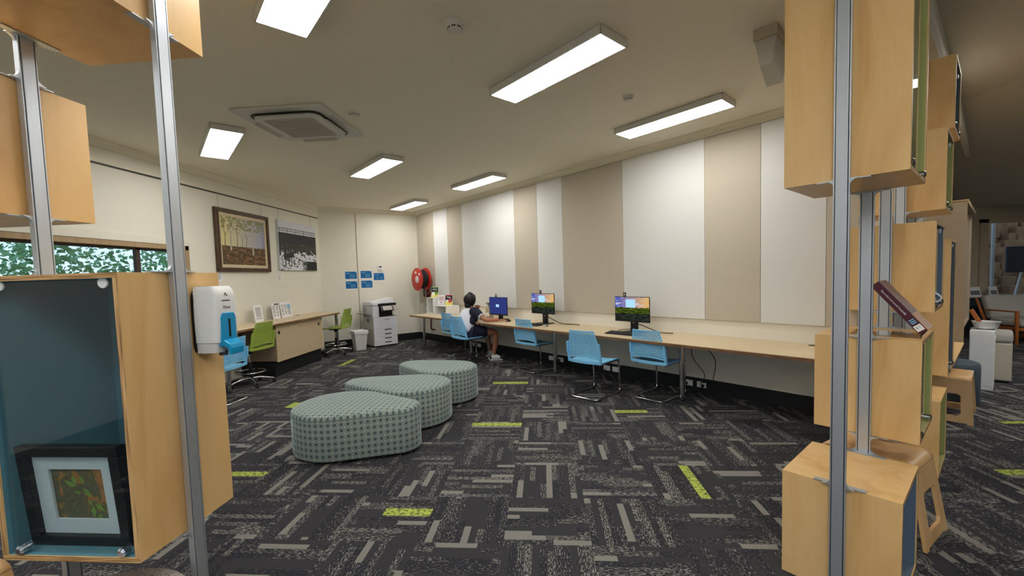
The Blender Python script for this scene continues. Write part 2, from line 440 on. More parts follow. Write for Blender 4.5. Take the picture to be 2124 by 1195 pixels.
def text(body, size, mat, parent, T, extrude=0.0006, name='lettering', align='CENTER', spacing=1.0):
    cu = bpy.data.curves.new(name, 'FONT'); cu.body = body; cu.size = size; cu.extrude = extrude
    cu.align_x = align; cu.align_y = 'CENTER'; cu.space_character = spacing; cu.materials.append(mat)
    o = bpy.data.objects.new(name, cu); C.objects.link(o); me = bpy.data.meshes.new_from_object(o); bpy.data.objects.remove(o); bpy.data.curves.remove(cu)
    me.name = name; o = bpy.data.objects.new(name, me); C.objects.link(o); me.materials.clear(); me.materials.append(mat)
    o.parent = parent; o.matrix_local = T; return o
def frameT(loc, xd, yd):
    x = Vector(xd).normalized(); y = Vector(yd).normalized(); z = x.cross(y)
    T = Matrix(((x.x, y.x, z.x, loc[0]), (x.y, y.y, z.y, loc[1]), (x.z, y.z, z.z, loc[2]), (0, 0, 0, 1))); return T

# ------------------------------------------------------------------ the room
CEIL = 3.19; XL = -4.97; VW = 5.17
CA = (-4.97, 9.05); CB = (-3.20, 10.52)           # back wall corners
RW_END = -0.86                                     # the window-less long wall stops here (u)
def wall_seg(name, p, q, z0, z1, th, mat, bevel=0):
    """upright slab whose room face runs p->q; thickness goes to the left of p->q"""
    d = Vector((q[0] - p[0], q[1] - p[1], 0)); L = d.length; d.normalize(); n = Vector((-d.y, d.x, 0))
    b = MB(); a = Vector((p[0], p[1], 0)); e = Vector((q[0], q[1], 0))
    vs = []
    for z in (z0, z1):
        for w in (a, e, e + n * th, a + n * th): vs.append((w.x, w.y, z))
    b.add(vs, [(3, 2, 1, 0), (4, 5, 6, 7), (0, 1, 5, 4), (1, 2, 6, 5), (2, 3, 7, 6), (3, 0, 4, 7)])
    return struct(b.build(name, mat))
fl = MB()
fl.add([(-5.3, -4, 0), (13.4, -4, 0), (13.4, 11.2, 0), (-5.3, 11.2, 0)], [(0, 1, 2, 3)], 0)
LIME = [(-1.082, -0.767, 2.555, 2.64), (1.007, 1.074, 2.804, 3.294), (-0.777, -0.266, 4.17, 4.26), (0.734, 1.085, 4.557, 4.65),
        (-0.765, -0.263, 5.83, 5.95), (-2.571, -2.253, 3.066, 3.143), (-3.75, -3.65, 7.255, 7.788), (-3.2, -3.06, 4.806, 5.02),
        (3.232, 3.5, 3.168, 3.256), (4.255, 4.49, 4.197, 4.263)]
for x0, x1, y0, y1 in LIME: fl.add([(x0, y0, .0008), (x1, y0, .0008), (x1, y1, .0008), (x0, y1, .0008)], [(0, 1, 2, 3)], 1)
struct(fl.build('floor', [M['carpet'], M['lime']]))
# ceiling of the computer area (stops at a soffit along the display row)
US = -0.376
def poly_slab(name, pts, z0, z1, mat):
    b = MB(); b.prism(pts, lambda a, c, d: (a, c, d), z0, z1); return struct(b.build(name, mat))
e0 = UV(US, -3.5); e1 = UV(US, VW + 0.2)
poly_slab('ceiling', [(-5.2, -4.0), (UV(US, -5.3)[0], -4.0), e0, e1, UV(-0.9, VW + .2), UV(-9.75, VW + .2), (-3.3, 10.8), (-5.2, 9.3)], CEIL, CEIL + .12, M['ceiling'])
b = MB()
p, q = UV(US, -5.0), UV(US, 12.5); p2, q2 = UV(US - .05, -5.0), UV(US - .05, 12.5)
b.prism([p, q, q2, p2], lambda a, c, d: (a, c, d), CEIL - .001, 3.62); struct(b.build('trim_7', M['ceiling']))
b = MB()                                            # lobby ceiling: flat, then raked down to the far glazing
pts = [(-1.5, -4.0, 3.5), (5.25, -4.0, 3.5), (5.25, 9.9, 3.5), (UV(US, 11)[0] - 3.9, 9.9, 3.5), (UV(US, -1.3)[0], UV(US, -1.3)[1], 3.5)]
b.add([(x, y, z + dz) for dz in (0, .1) for x, y, z in pts], [(0, 1, 2, 3, 4), (9, 8, 7, 6, 5)] + [(k, (k + 1) % 5, 5 + (k + 1) % 5, 5 + k) for k in range(5)])
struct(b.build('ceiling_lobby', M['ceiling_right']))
b = MB()
pts = [(5.25, -4.0, 3.5), (9.2, -4, 2.7), (13.4, -4.0, 2.66), (13.4, 9.9, 2.66), (9.2, 9.9, 2.7), (5.25, 9.9, 3.5)]
b.add([(x, y, z + dz) for dz in (0, .1) for x, y, z in pts], [(0, 1, 4, 5), (1, 2, 3, 4), (11, 10, 7, 6), (10, 9, 8, 7)] + [(k, (k + 1) % 6, 6 + (k + 1) % 6, 6 + k) for k in range(6)])
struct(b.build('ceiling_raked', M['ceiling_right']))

# left wall with the ribbon window
WY0, WY1, WZ0, WZ1 = 0.2, 5.56, 1.22, 2.075
b = MB(); t = .18
b.box(XL - t, XL, -4, WY0, 0, CEIL); b.box(XL - t, XL, WY1, CA[1] + .2, 0, CEIL)
b.box(XL - t, XL, WY0, WY1, 0, WZ0); b.box(XL - t, XL, WY0, WY1, WZ1, CEIL)
struct(b.build('wall_left', M['wall']))
w = MB(); w.box(XL - .10, XL + .012, WY0, WY1, WZ1 - .062, WZ1); w.box(XL - .10, XL + .012, WY0, WY1, WZ0, WZ0 + .06)
w.box(XL - .10, XL + .012, WY1 - .06, WY1, WZ0, WZ1); w.box(XL - .10, XL + .012, WY0, WY0 + .06, WZ0, WZ1)
win = struct(w.build('window_1', M['frame_tan'], bevel=.004))
c = MB()
c.box(XL, XL + .02, WY0 - .1, WY1 + .11, WZ1, WZ1 + .10); c.box(XL, XL + .02, WY1, WY1 + .10, WZ0 - .1, WZ1)
c.build('casing', M['wall'], win, bevel=.004)
for y0, y1 in ((WY0 + .06, 2.1), (2.1, 3.36), (3.36, 4.866), (4.866, WY1 - .06)):
    s = MB(); e = .028
    s.box(XL - .09, XL - .045, y0, y1, WZ0 + .06, WZ0 + .06 + e); s.box(XL - .09, XL - .045, y0, y1, WZ1 - .062 - e, WZ1 - .062)
    s.box(XL - .09, XL - .045, y0, y0 + e, WZ0 + .06, WZ1 - .062); s.box(XL - .09, XL - .045, y1 - e, y1, WZ0 + .06, WZ1 - .062)
    sash = s.build('sash', M['frame_dark'], win, bevel=.003)
    g = MB(); g.quad((XL - .07, y0 + e, WZ0 + .06 + e), (XL - .07, y1 - e, WZ0 + .06 + e), (XL - .07, y1 - e, WZ1 - .062 - e), (XL - .07, y0 + e, WZ1 - .062 - e))
    g.build('pane', M['glass'], sash)
wall_seg('wall_back', CB, CA, 0, CEIL, -.18, M['wall'])
wall_seg('wall_right', UV(RW_END, VW), UV(-9.78, VW), 0, CEIL, -.18, M['wall'])
wall_seg('wall_return', UV(-.9, 13.2), UV(-.9, VW), 0, 3.55, -.12, M['wall_tan'])
b = MB(); b.box(-5.2, 13.4, -4.2, -4.0, 0, .9); b.box(-5.2, 13.4, -4.2, -4.0, 2.5, 3.7)
for x0, x1 in ((-5.2, -3.5), (-.4, .6), (4.6, 13.4)): b.box(x0, x1, -4.2, -4.0, .9, 2.5)
struct(b.build('wall_front', M['wall']))
b = MB(); b.box(13.4, 13.55, -4.2, 10, 0, 3.7); struct(b.build('wall_east', M['wall_tan']))
b = MB(); b.box(7.6, 9.30, 9.8, 9.95, 0, 3.6); b.box(9.30, 13.4, 9.8, 9.95, 2.42, 3.6); b.box(9.3, 13.4, 9.8, 9.95, 0, .5)
struct(b.build('wall_far', M['wall_tan']))
# skirting boards
def skirt(name, p, q):
    d = Vector((q[0] - p[0], q[1] - p[1], 0)).normalized(); n = Vector((d.y, -d.x, 0)) * -1
    return wall_seg(name, (p[0], p[1]), (q[0], q[1]), 0, .165, .016, M['skirting'])
skirt('baseboard_back', CB, CA); skirt('baseboard_right', UV(RW_END, VW), UV(-9.70, VW))
# cornices: a cove profile swept along each wall
def cornice(name, p, q, ext=0.0):
    d = Vector((q[0] - p[0], q[1] - p[1], 0)); L = d.length; d.normalize(); n = Vector((-d.y, d.x, 0))
    prof = [(0, 0), (.085, 0), (.082, -.014), (.066, -.02), (.04, -.036), (.022, -.062), (.016, -.082), (0, -.086)]
    b = MB(); o = Vector((p[0], p[1], CEIL))
    b.prism(prof, lambda a, c, s: tuple(o + d * (s) + n * a + Vector((0, 0, c))), -ext, L + ext)
    return struct(b.build(name, M['cornice']))
cornice('trim_1', CA, (XL, -4.0)); cornice('trim_2', CB, CA); cornice('trim_3', UV(RW_END, VW), UV(-9.70, VW))
b = MB()
d = (Vector((CB[0] - CA[0], CB[1] - CA[1], 0))).normalized(); nb = Vector((d.y, -d.x, 0))
def BK(s, z, off=0.0):
    p = Vector((CA[0], CA[1], 0)) + d * s + nb * off; return Vector((p.x, p.y, z))
def BT(s, z, off): return frameT(BK(s, z, off), d, (0, 0, 1))       # x along the wall, y up, z into the room
T = BT(.81, 0, 0)
b.box(-.009, .009, .165, CEIL - .086, 0, .012, 0, T); struct(b.build('trim_4', M['wall_tan'], bevel=.002))
b = MB(); b.box(XL, XL + .022, -1, CA[1] - .02, 2.935, 2.962); b.box(XL, XL + .012, -1, CA[1] - .02, 2.918, 2.935, 1)
struct(b.build('trim_5', [M['cornice'], M['darkgrey']]))

# garden seen through the ribbon window
b = MB()
for k in range(22000):
    y = random.uniform(-1.0, 10.8); z = random.uniform(.03, 3.2); x = -7.0 - random.uniform(0, 1.6) - .35 * math.sin(y * 2.1) - .12 * z
    if random.random() < .25 and z > 1.9 + .35 * math.sin(y * 1.3): continue
    s = random.uniform(.03, .075); a = random.uniform(0, 2 * PI); e = random.uniform(-.9, .9)
    u1 = Vector((math.cos(a) * math.cos(e), math.sin(a) * math.cos(e), math.sin(e))) * s
    w1 = u1.orthogonal().normalized() * s * .55
    c0 = Vector((x, y, z)); b.add([c0 - u1, c0 + w1, c0 + u1, c0 - w1], [(0, 1, 2, 3)])
tag(b.build('hedge_foliage', M['leaf']), 'bright green leafy hedge outside the ribbon window', 'hedge', kind='stuff')
b = MB(); b.box(-12, -5.2, -6, 12, -.1, 0); struct(b.build('ground_garden', M['rock']))

# far glazing of the lobby
w = MB()
for x0, x1 in ((9.30, 9.46), (11.2, 11.32), (13.2, 13.4)): w.box(x0, x1, 9.76, 9.9, .5, 2.42)
w.box(9.3, 13.4, 9.76, 9.9, 2.34, 2.42); w.box(9.3, 13.4, 9.76, 9.9, .5, .58)
win2 = struct(w.build('window_2', M['jamb'], bevel=.004))
g = MB(); g.quad((9.46, 9.84, .58), (11.2, 9.84, .58), (11.2, 9.84, 2.34), (9.46, 9.84, 2.34)); g.build('pane', M['glass'], win2)
g = MB(); g.quad((11.32, 9.84, .58), (13.2, 9.84, .58), (13.2, 9.84, 2.34), (11.32, 9.84, 2.34)); g.build('pane', M['glass'], win2)
b = MB()                                             # cut bank outside, with a rock ledge
for j in range(14):
    for i in range(30):
        x = 7 + i * .35; h = .9 + .28 * math.sin(i * 1.7) + .2 * math.sin(i * .6 + 2)
        z = j * .22
        b.cbox((x + random.uniform(-.1, .1), 13.0 + .18 * j + random.uniform(-.15, .15), z), (.42, .5, .26 + random.uniform(0, .12)))
tag(b.build('earth_bank', M['rock'], bevel=.03), 'brown stepped earth bank outside the far lobby glazing', 'bank', kind='stuff')
b = MB(); b.box(5, 20, 9.95, 18, -.1, 0); struct(b.build('ground_outside', M['rock']))
for k, (x, nm) in enumerate(((10.15, 'leftmost'), (10.95, 'second'))):
    b = MB(); b.cyl((x, 11.2, 0), (x, 11.2, 3.2), .034, n=16)
    b.cyl((x, 11.2, 0), (x, 11.2, .02), .09, n=16)
    tag(b.build('veranda_post', M['printer_grey']), ['white veranda post outside beside the brown window jamb', 'white veranda post outside behind the armchair'][k], 'post', 'veranda posts outside')
t_ = thing('easel_blackboard', 'dark framed board standing outside the far lobby glazing', 'board', (11.1, 10.6, 0))
b = MB(); b.box(-.45, .45, -.02, .02, 1.25, 1.85); b.build('board', M['slate'], t_, bevel=.01)
b = MB(); b.tube([(-.35, .05, 0), (-.1, 0, 1.3)], .02); b.tube([(.35, .05, 0), (.1, 0, 1.3)], .02); b.build('leg', M['white_metal'], t_)

# ------------------------------------------------------------------ ceiling fittings
def batten(x, y, z, label, mat, group='surface-mounted ceiling battens', L=1.22, W=.312, H=.062, rz=-PI / 4):
    t = thing('ceiling_light', label, 'ceiling light', (x, y, z), rz, group)
    h = MB(); e = .013
    h.box(-L / 2, L / 2, -W / 2, -W / 2 + e, -H, 0); h.box(-L / 2, L / 2, W / 2 - e, W / 2, -H, 0)
    h.box(-L / 2, -L / 2 + e, -W / 2, W / 2, -H, 0); h.box(L / 2 - e, L / 2, -W / 2, W / 2, -H, 0); h.box(-L / 2, L / 2, -W / 2, W / 2, -.008, 0)
    h.build('housing', M['white_metal'], t, bevel=.003)
    d = MB(); d.box(-L / 2 + e, L / 2 - e, -W / 2 + e, W / 2 - e, -H + .004, -H + .016); d.build('diffuser', mat, t)
    return t
zc = CEIL
batten(-1.20, 2.23, zc, 'white batten light cut by the top of the photo above the ottomans', M['tube'])
batten(-3.70, 4.69, zc, 'white batten light left of the square air conditioner', M['tube'])
batten(-2.41, 6.05, zc, 'white batten light just past the square air conditioner', M['tube'])
batten(0.10, 3.49, zc, 'largest fully seen white batten light beside the round smoke detector', M['tube'])
batten(1.40, 4.75, zc, 'white batten light closest to the beige speaker box', M['tube'])
batten(-1.10, 7.30, zc, 'white batten light nearest the striped wall above the seated person', M['tube'])
batten(-2.95, 9.19, zc, 'white batten light in the far corner above the hose reel', M['tube'])
batten(-2.49, .93, zc, 'white batten light overhead behind the left display cases', M['tube'])
batten(4.96, 3.98, 3.5, 'white batten light on the lobby ceiling at the right edge', M['tube_boosted'], 'lobby battens')
batten(2.5, -1.5, 3.5, 'added unseen white batten light on the lobby ceiling behind the viewer', M['tube_boosted'], 'lobby battens')  # unseen lamp, added to light the display case fronts
batten(0.35, -.75, 3.5, 'added unseen white batten light on the lobby ceiling just behind the viewer', M['tube_boosted'], 'lobby battens')  # out-of-view lamp added overhead to brighten the upper case faces
batten(-1.1, -2.2, CEIL, 'added unseen white batten light far behind the viewer, by the front windows', M['tube'])  # added lamp, unseen, lifts the faces turned toward the viewer
batten(-3.8, -.4, CEIL, 'added unseen white batten light behind the viewer near the ribbon window', M['tube'])  # unseen batten added to light the left case fronts and near carpet
batten(8.6, 5.4, 2.82, 'added white batten light on the raked lobby ceiling, out of view', M['tube_boosted'], 'lobby battens', rz=0)  # lamp added for the far lobby's light, kept out of sight

t = thing('ceiling_air_conditioner', 'square white ceiling cassette air conditioner with centre grille', 'air conditioner', (-2.49, 4.33, CEIL))
b = MB(); b.cbox((0, 0, -.012), (.92, .92, .022)); b.build('fascia', M['white_metal'], t, bevel=.006)
def rr(w, r, n=8):
    pts = []
    for cx, cy, a0 in ((w - r, w - r, 0), (-w + r, w - r, PI / 2), (-w + r, -w + r, PI), (w - r, -w + r, 1.5 * PI)):
        for k in range(n + 1): a = a0 + k * PI / 2 / n; pts.append((cx + r * math.cos(a), cy + r * math.sin(a)))
    return pts
b = MB(); b.prism(rr(.36, .1), lambda a, c, z: (a, c, z), -.03, -.023); b.build('outlet_slot', M['black'], t)
b = MB(); b.prism(rr(.335, .09), lambda a, c, z: (a, c, z), -.05, -.03); b.build('centre_panel', M['white_metal'], t, bevel=.008)
for k in range(4):
    T = Matrix.Rotation(k * PI / 2, 4, 'Z'); b = MB()
    b.prism([(-.2, .30), (.2, .30), (.2, .385), (-.2, .385)], lambda a, c, z: tuple(T @ Vector((a, c, z - (c - .30) * .35))), -.028, -.036)
    b.build('louvre', M['printer_grey'], t)
b = MB()
b.box(-.25, .25, -.25, .25, -.056, -.05)
for k in range(12): y = -.24 + k * .0436; b.box(-.245, .245, y - .004, y + .004, -.062, -.055)
b.build('grille', M['printer_grey'], t)
def detector(x, y, r, h, label, slots=True):
    t = thing('smoke_detector', label, 'smoke detector', (x, y, CEIL), 0)
    b = MB(); b.lathe([(r, 0), (r, -h * .25), (r * .93, -h * .4), (r * .78, -h * .55), (r * .72, -h * .9), (r * .6, -h), (0, -h)], n=36)
    b.build('housing', M['white_metal'], t, smooth=True)
    if slots:
        b = MB()
        for k in range(8):
            a = k * PI / 4; T = Matrix.Rotation(a, 4, 'Z'); b.box(r * .70, r * .745, -r * .2, r * .2, -h * .86, -h * .70, 0, T)
        b.build('vent_slot', M['black'], t)
        b = MB(); b.lathe([(r * .06, -h * .4), (0, -h * .47)], c=(r * .8, -r * .2, -.004), n=10); b.build('indicator', M['black'], t)
detector(-.54, 2.82, .066, .055, 'larger white domed smoke detector near the top centre')
detector(.84, 4.17, .05, .04, 'small white domed sensor between two batten lights')
detector(-1.85, 4.17, .06, .022, 'flat white ceiling sensor beside the air conditioner')
t = thing('ceiling_speaker', 'beige wedge shaped speaker box hanging beside the right display case', 'speaker', (1.626, 3.086, CEIL), .876)
b = MB(); b.box(0, .36, 0, .15, -.075, 0); b.build('mount_block', M['wall_tan'], t, bevel=.003)
b = MB()
vs = [(.01, .008, -.075), (.35, .008, -.075), (.35, .142, -.075), (.01, .142, -.075), (.035, .035, -.245), (.27, .022, -.315), (.27, .128, -.315), (.035, .115, -.245)]
b.add(vs, [(0, 1, 2, 3), (0, 4, 5, 1), (1, 5, 6, 2), (2, 6, 7, 3), (3, 7, 4, 0)]); b.add(vs[4:], [(0, 1, 2, 3)], 1)
b.build('cabinet', [M['printer_grey'], M['white_metal']], t, bevel=.004)

# ------------------------------------------------------------------ wall panels of the long wall
PU = [(-9.62, -8.8, 't'), (-8.8, -8.2, 'w'), (-8.2, -7.6, 't'), (-7.6, -5.885, 'w'), (-5.885, -5.28, 't'), (-5.28, -4.69, 'w'),
      (-4.69, -3.535, 't'), (-3.535, -2.37, 'w'), (-2.37, -1.752, 't'), (-1.752, -1.155, 'w'), (-1.155, -.9, 't')]
PL = ['narrow taupe wall panel in the corner behind the hose reel', 'narrow white wall panel right of the hose reel', 'narrow taupe wall panel behind the leaflet cubes',
      'widest white wall panel behind the seated person', 'narrow taupe wall panel between monitors four and five', 'narrow white wall panel behind monitor five',
      'wide taupe wall panel between monitors five and six', 'wide white wall panel behind monitor six', 'narrow taupe wall panel right of monitor six',
      'narrow white wall panel nearest the right display posts', 'thin taupe wall panel strip at the end of the long wall']
for (u0, u1, k), lb in zip(PU, PL):
    t = thing_uv('acoustic_panel', lb, 'wall panel', (u0 + u1) / 2, VW, .915 + 1.1, 0, 'taupe and white felt wall panels')
    b = MB(); w2 = (u1 - u0) / 2 - .0015; b.box(-w2, w2, -.024, -.001, -1.1, 1.085)
    o = b.build('felt_face', M['panel_white'] if k == 'w' else M['panel_taupe'], t, bevel=.003)
for o in list(C.objects):
    pass

# ------------------------------------------------------------------ long desk
t = thing_uv('computer_desk', 'long pale timber desk along the striped wall on chrome legs', 'desk', -4.7, VW, 0)
DU0, DU1, DV, DZ = -8.62 + 4.7, -.95 + 4.7, -.83, .72
b = MB(); b.box(DU0, DU1, DV, -.002, DZ - .006, DZ); b.build('worktop', M['desk_top'], t)
b = MB(); b.box(DU0, DU1, DV, -.002, DZ - .034, DZ - .006); b.build('edge_core', M['desk_edge'], t)
for u in (-8.55, -6.71, -4.46, -2.42):
    b = MB(); b.cyl((u + 4.7, -.51, .02), (u + 4.7, -.51, DZ - .034), .03, n=24); lg = b.build('leg', M['chrome'], t, smooth=True)
    f = MB(); f.lathe([(.033, 0), (.036, .012), (.031, .022), (0, .022)], c=(u + 4.7, -.51, 0), n=24); f.build('foot', M['black'], lg)
for u in (-1.24, -6.9, -4.55):
    b = MB(); b.lathe([(.04, DZ - .001), (.04, DZ + .003), (.034, DZ + .004), (0, DZ + .002)], c=(u + 4.7, -.1, 0), n=24); b.build('cable_grommet', M['black'], t)
b = MB(); b.box(DU0 + .2, DU1 - .1, -.5, -.46, DZ - .07, DZ - .034); b.build('support_rail', M['steel'], t)
# power outlets on the skirting
for k, (u, lb) in enumerate(((-7.35, 'white double power outlet on the skirting behind the empty blue chair by the person'), (-7.12, 'white double power outlet on the skirting right under the seated person'),
        (-5.02, 'white power outlet on the skirting left of the second desk leg'), (-4.80, 'white power outlet on the skirting touching the second desk leg'),
        (-3.86, 'white power outlet on the skirting under the angled blue chair, the left one'), (-3.70, 'white power outlet on the skirting under the angled blue chair, the right one'),
        (-2.59, 'white power outlet with a plug beside the last chrome desk leg'), (-2.42, 'white power outlet furthest along the skirting to the right'))):
    t = thing_uv('power_outlet', lb, 'power outlet', u, VW - .016, .09, 0, 'skirting power outlets')
    b = MB(); b.box(-.058, .058, -.01, 0, -.036, .036); b.build('plate', M['white'], t, bevel=.003)
    b = MB()
    for s in (-1, 1): b.box(s * .03 - .008, s * .03 + .008, -.013, -.009, .012, .022)
    b.build('switch', M['printer_grey'], t)
    if k in (3, 6, 7):
        b = MB(); b.cbox((.022 if k == 7 else -.02, -.025, -.008), (.034, .034, .034)); b.build('plug', M['black'], t, bevel=.006)
for k, (pts, lb) in enumerate((
    ([(-2.30, 4.66, .70), (-2.36, 4.8, .5), (-2.27, 4.9, .3), (-2.36, 5.05, .17), (-2.42, 5.10, .10)], 'black cable hanging under the desk beside the last chrome leg'),
    ([(-2.17, 4.66, .70), (-2.10, 4.8, .5), (-2.16, 4.9, .28), (-2.26, 5.05, .17), (-2.40, 5.10, .13)], 'black cable hanging under the desk, furthest to the right'),
    ([(-4.2, 4.80, .70), (-4.25, 4.9, .3), (-4.3, 4.85, .05), (-4.1, 4.7, .012), (-3.95, 4.8, .012), (-3.86, 5.0, .04), (-3.86, 5.12, .09)], 'black cable trailing over the carpet under the angled blue chair'),
    ([(-4.1, 4.95, .70), (-4.02, 5.0, .45), (-4.1, 5.05, .2), (-4.15, 4.98, .03), (-4.4, 4.95, .012), (-4.72, 5.0, .03), (-4.80, 5.10, .09)], 'black cable dropping behind the angled blue chair to the outlets'))):
    o = MB(); P = [Vector((*UV(u, v), z)) for u, v, z in pts]
    sm = []
    for i in range(len(P) - 1):
        p0, p1, p2, p3 = P[max(i - 1, 0)], P[i], P[i + 1], P[min(i + 2, len(P) - 1)]
        for q in range(6):
            f = q / 6; sm.append(0.5 * ((2 * p1) + (p2 - p0) * f + (2 * p0 - 5 * p1 + 4 * p2 - p3) * f * f + (3 * p1 - p0 - 3 * p2 + p3) * f ** 3))
    sm.append(P[-1]); tag(o.tube(sm, .0045, 6).build('power_cable', M['cable'], smooth=True), lb, 'cable', 'cables under the long desk')

# ------------------------------------------------------------------ computers
def monitor(num, u, v, z0, land, tagx, lb):
    t = thing_uv('computer_monitor', lb, 'monitor', u, v, DZ, 0, 'monitors on the long desk')
    W, H = .53, .335; zb = z0 - DZ
    b = MB(); b.box(-W / 2, W / 2, 0, .012, zb, zb + H); b.box(-W / 2 + .04, W / 2 - .04, .012, .045, zb + .04, zb + H - .05); b.build('casing', M['black'], t, bevel=.004)
    b = MB(); e = .008; eb = .022
    b.quad((-W / 2 + e, -.0012, zb + eb), (W / 2 - e, -.0012, zb + eb), (W / 2 - e, -.0012, zb + H - e), (-W / 2 + e, -.0012, zb + H - e))
    sc = b.build('screen', M['screen_land'] if land else M['screen_blue'], t)
    b = MB()
    if land: x0, x1, y0, y1 = -.09, .055, zb + .19, zb + .30
    else: x0, x1, y0, y1 = -.06, .03, zb + .15, zb + .2
    b.quad((x0, -.002, y0), (x1, -.002, y0), (x1, -.002, y1), (x0, -.002, y1)); b.build('dialog_window', M['screen_win'], sc)
    b = MB(); b.box(-.055, .055, .045, .075, .015, zb + .2); b.build('stand', M['black'], t, bevel=.006)
    b = MB(); b.box(-.13, .13, -.06, .14, 0, .014); b.build('foot', M['black'], t, bevel=.005)
    b = MB(); b.lathe([(.012, 0), (.012, .002), (0, .002)], n=16, T=frameT((0, .044, .13), (1, 0, 0), (0, 0, 1))); b.build('badge', M['steel'], t)
    tg = MB(); tg.box(tagx - .022, tagx + .022, .002, .008, zb + H, zb + H + .056); n = tg.build('number_tag', M['black'], t)
    text(num, .046, M['paper'], n, frameT((tagx, .0013, zb + H + .029), (1, 0, 0), (0, 0, 1)))
    return t
monitor('4', -6.07, 4.85, .803, False, -.06, 'black monitor with plain navy screen and tag 4 before the seated person')
monitor('5', -4.89, 4.84, .885, True, -.045, 'black monitor showing a landscape under number tag 5')
monitor('6', -3.18, 4.80, .864, True, -.11, 'black monitor showing a landscape under number tag 6')
def keyboard(u, v, rz, lb):
    t = thing_uv('keyboard', lb, 'keyboard', u, v, DZ, rz, 'keyboards on the long desk')
    b = MB(); b.add([(-.22, -.07, 0), (.22, -.07, 0), (.22, .07, 0), (-.22, .07, 0), (-.22, -.07, .012), (.22, -.07, .012), (.22, .07, .026), (-.22, .07, .026)],
        [(3, 2, 1, 0), (4, 5, 6, 7), (0, 1, 5, 4), (1, 2, 6, 5), (2, 3, 7, 6), (3, 0, 4, 7)]); b.build('tray', M['black'], t, bevel=.004)
    b = MB()
    for r in range(5):
        for k in range(18):
            x = -.205 + k * .0235; y = -.055 + r * .025; z = .012 + (y + .07) * .1
            b.box(x, x + .019, y, y + .02, z, z + .006)
    b.build('keycaps', M['darkgrey'], t)
keyboard(-3.20, 4.60, .04, 'black keyboard in front of monitor tagged 6')
keyboard(-4.95, 4.60, .02, 'black keyboard in front of monitor tagged 5')
def mouse(u, v, rz, lb, top):
    t = thing_uv('computer_mouse', lb, 'mouse', u, v, DZ, rz, 'mice on the long desk')
    b = MB(); b.lathe([(0, .036), (.45, .034), (.8, .024), (1, .008), (.96, 0), (0, 0)], n=24, T=Matrix.Diagonal((.034, .056, 1, 1)))
    b.build('shell', M[top], t, smooth=True)
    b = MB(); b.cyl((-.003, .028, .034), (.003, .028, .034), .008, n=12); b.build('scroll_wheel', M['darkgrey'], t)
mouse(-4.60, 4.62, .2, 'black and silver mouse beside the keyboard of monitor 5', 'steel')
mouse(-5.66, 4.745, .1, 'black mouse under the hand of the seated person', 'black')
# desk clutter: cables behind monitors, headset box
def spline_obj(name, pts, r, mat, lb, cat, group=None):
    P = [Vector((*UV(u, v), z)) for u, v, z in pts]; sm = []
    for i in range(len(P) - 1):
        p0, p1, p2, p3 = P[max(i - 1, 0)], P[i], P[i + 1], P[min(i + 2, len(P) - 1)]
        for q in range(6):
            f = q / 6; sm.append(0.5 * ((2 * p1) + (p2 - p0) * f + (2 * p0 - 5 * p1 + 4 * p2 - p3) * f * f + (3 * p1 - p0 - 3 * p2 + p3) * f ** 3))
    sm.append(P[-1]); return tag(MB().tube(sm, r, 6).build(name, mat, smooth=True), lb, cat, group)
spline_obj('monitor_cable', [(-4.86, 4.93, .83), (-4.72, 4.98, .76), (-4.6, 5.0, .728), (-4.45, 4.98, .732), (-4.35, 5.04, .73), (-4.25, 5.0, .728)], .006, M['cable'], 'black cable bundle right of the stand of monitor 5', 'cable', 'cables on the long desk')
spline_obj('monitor_cable', [(-3.14, 4.9, .83), (-3.0, 4.95, .77), (-2.9, 5.0, .728), (-2.8, 4.95, .732), (-2.72, 5.02, .728)], .006, M['cable'], 'black cable bundle right of the stand of monitor 6', 'cable', 'cables on the long desk')
spline_obj('monitor_cable', [(-3.30, 4.69, .73), (-3.38, 4.8, .74), (-3.24, 4.9, .76), (-3.17, 4.9, .80)], .004, M['cable'], 'thin black keyboard cable curling behind monitor 6', 'cable', 'cables on the long desk')
t = thing_uv('desk_box', 'beige carton standing on the desk left of the navy screen', 'box', -6.50, 4.98, DZ)
b = MB(); b.box(-.07, .07, -.05, .05, 0, .20); b.build('carton', M['wall_tan'], t, bevel=.004)
b = MB(); b.box(-.05, .05, -.052, -.05, .04, .10); b.build('label', M['paper'], t)
t = thing_uv('desk_speaker', 'small metallic desk lamp head above the beige carton', 'lamp', -6.47, 4.90, DZ + .2)
b = MB(); b.tube([(-.03, .06, 0.001), (-.03, .06, .07), (.02, .0, .09)], .012, 10); b.build('stem', M['steel'], t, smooth=True)
b = MB(); b.cyl((-.0, .0, .09), (.10, -.03, .085), .028, .02, n=16); b.build('lamp_head', M['steel'], t, smooth=True)

# ------------------------------------------------------------------ leaflet cubes in the corner
t = thing_uv('display_cube', 'tall white open display cube on the far end of the desk', 'display cube', -8.40, 4.92, DZ + .0012, 0, 'white display cubes')
def cube(t, w, dpt, h):
    e = .016; b = MB()
    b.box(-w / 2, w / 2, -dpt / 2, dpt / 2, 0, e); b.box(-w / 2, w / 2, -dpt / 2, dpt / 2, h - e, h)
    b.box(-w / 2, -w / 2 + e, -dpt / 2, dpt / 2, e, h - e); b.box(w / 2 - e, w / 2, -dpt / 2, dpt / 2, e, h - e)
    b.build('shell', M['white'], t, bevel=.002)
    b = MB(); b.box(-w / 2 + e, w / 2 - e, dpt / 2 - e, dpt / 2, e, h - e); b.build('back', M['white'], t)
cube(t, .30, .36, .37)
t = thing_uv('display_cube', 'low wide white display cube carrying two upright leaflets', 'display cube', -7.98, 4.92, DZ + .0012, 0, 'white display cubes')
cube(t, .50, .34, .20)
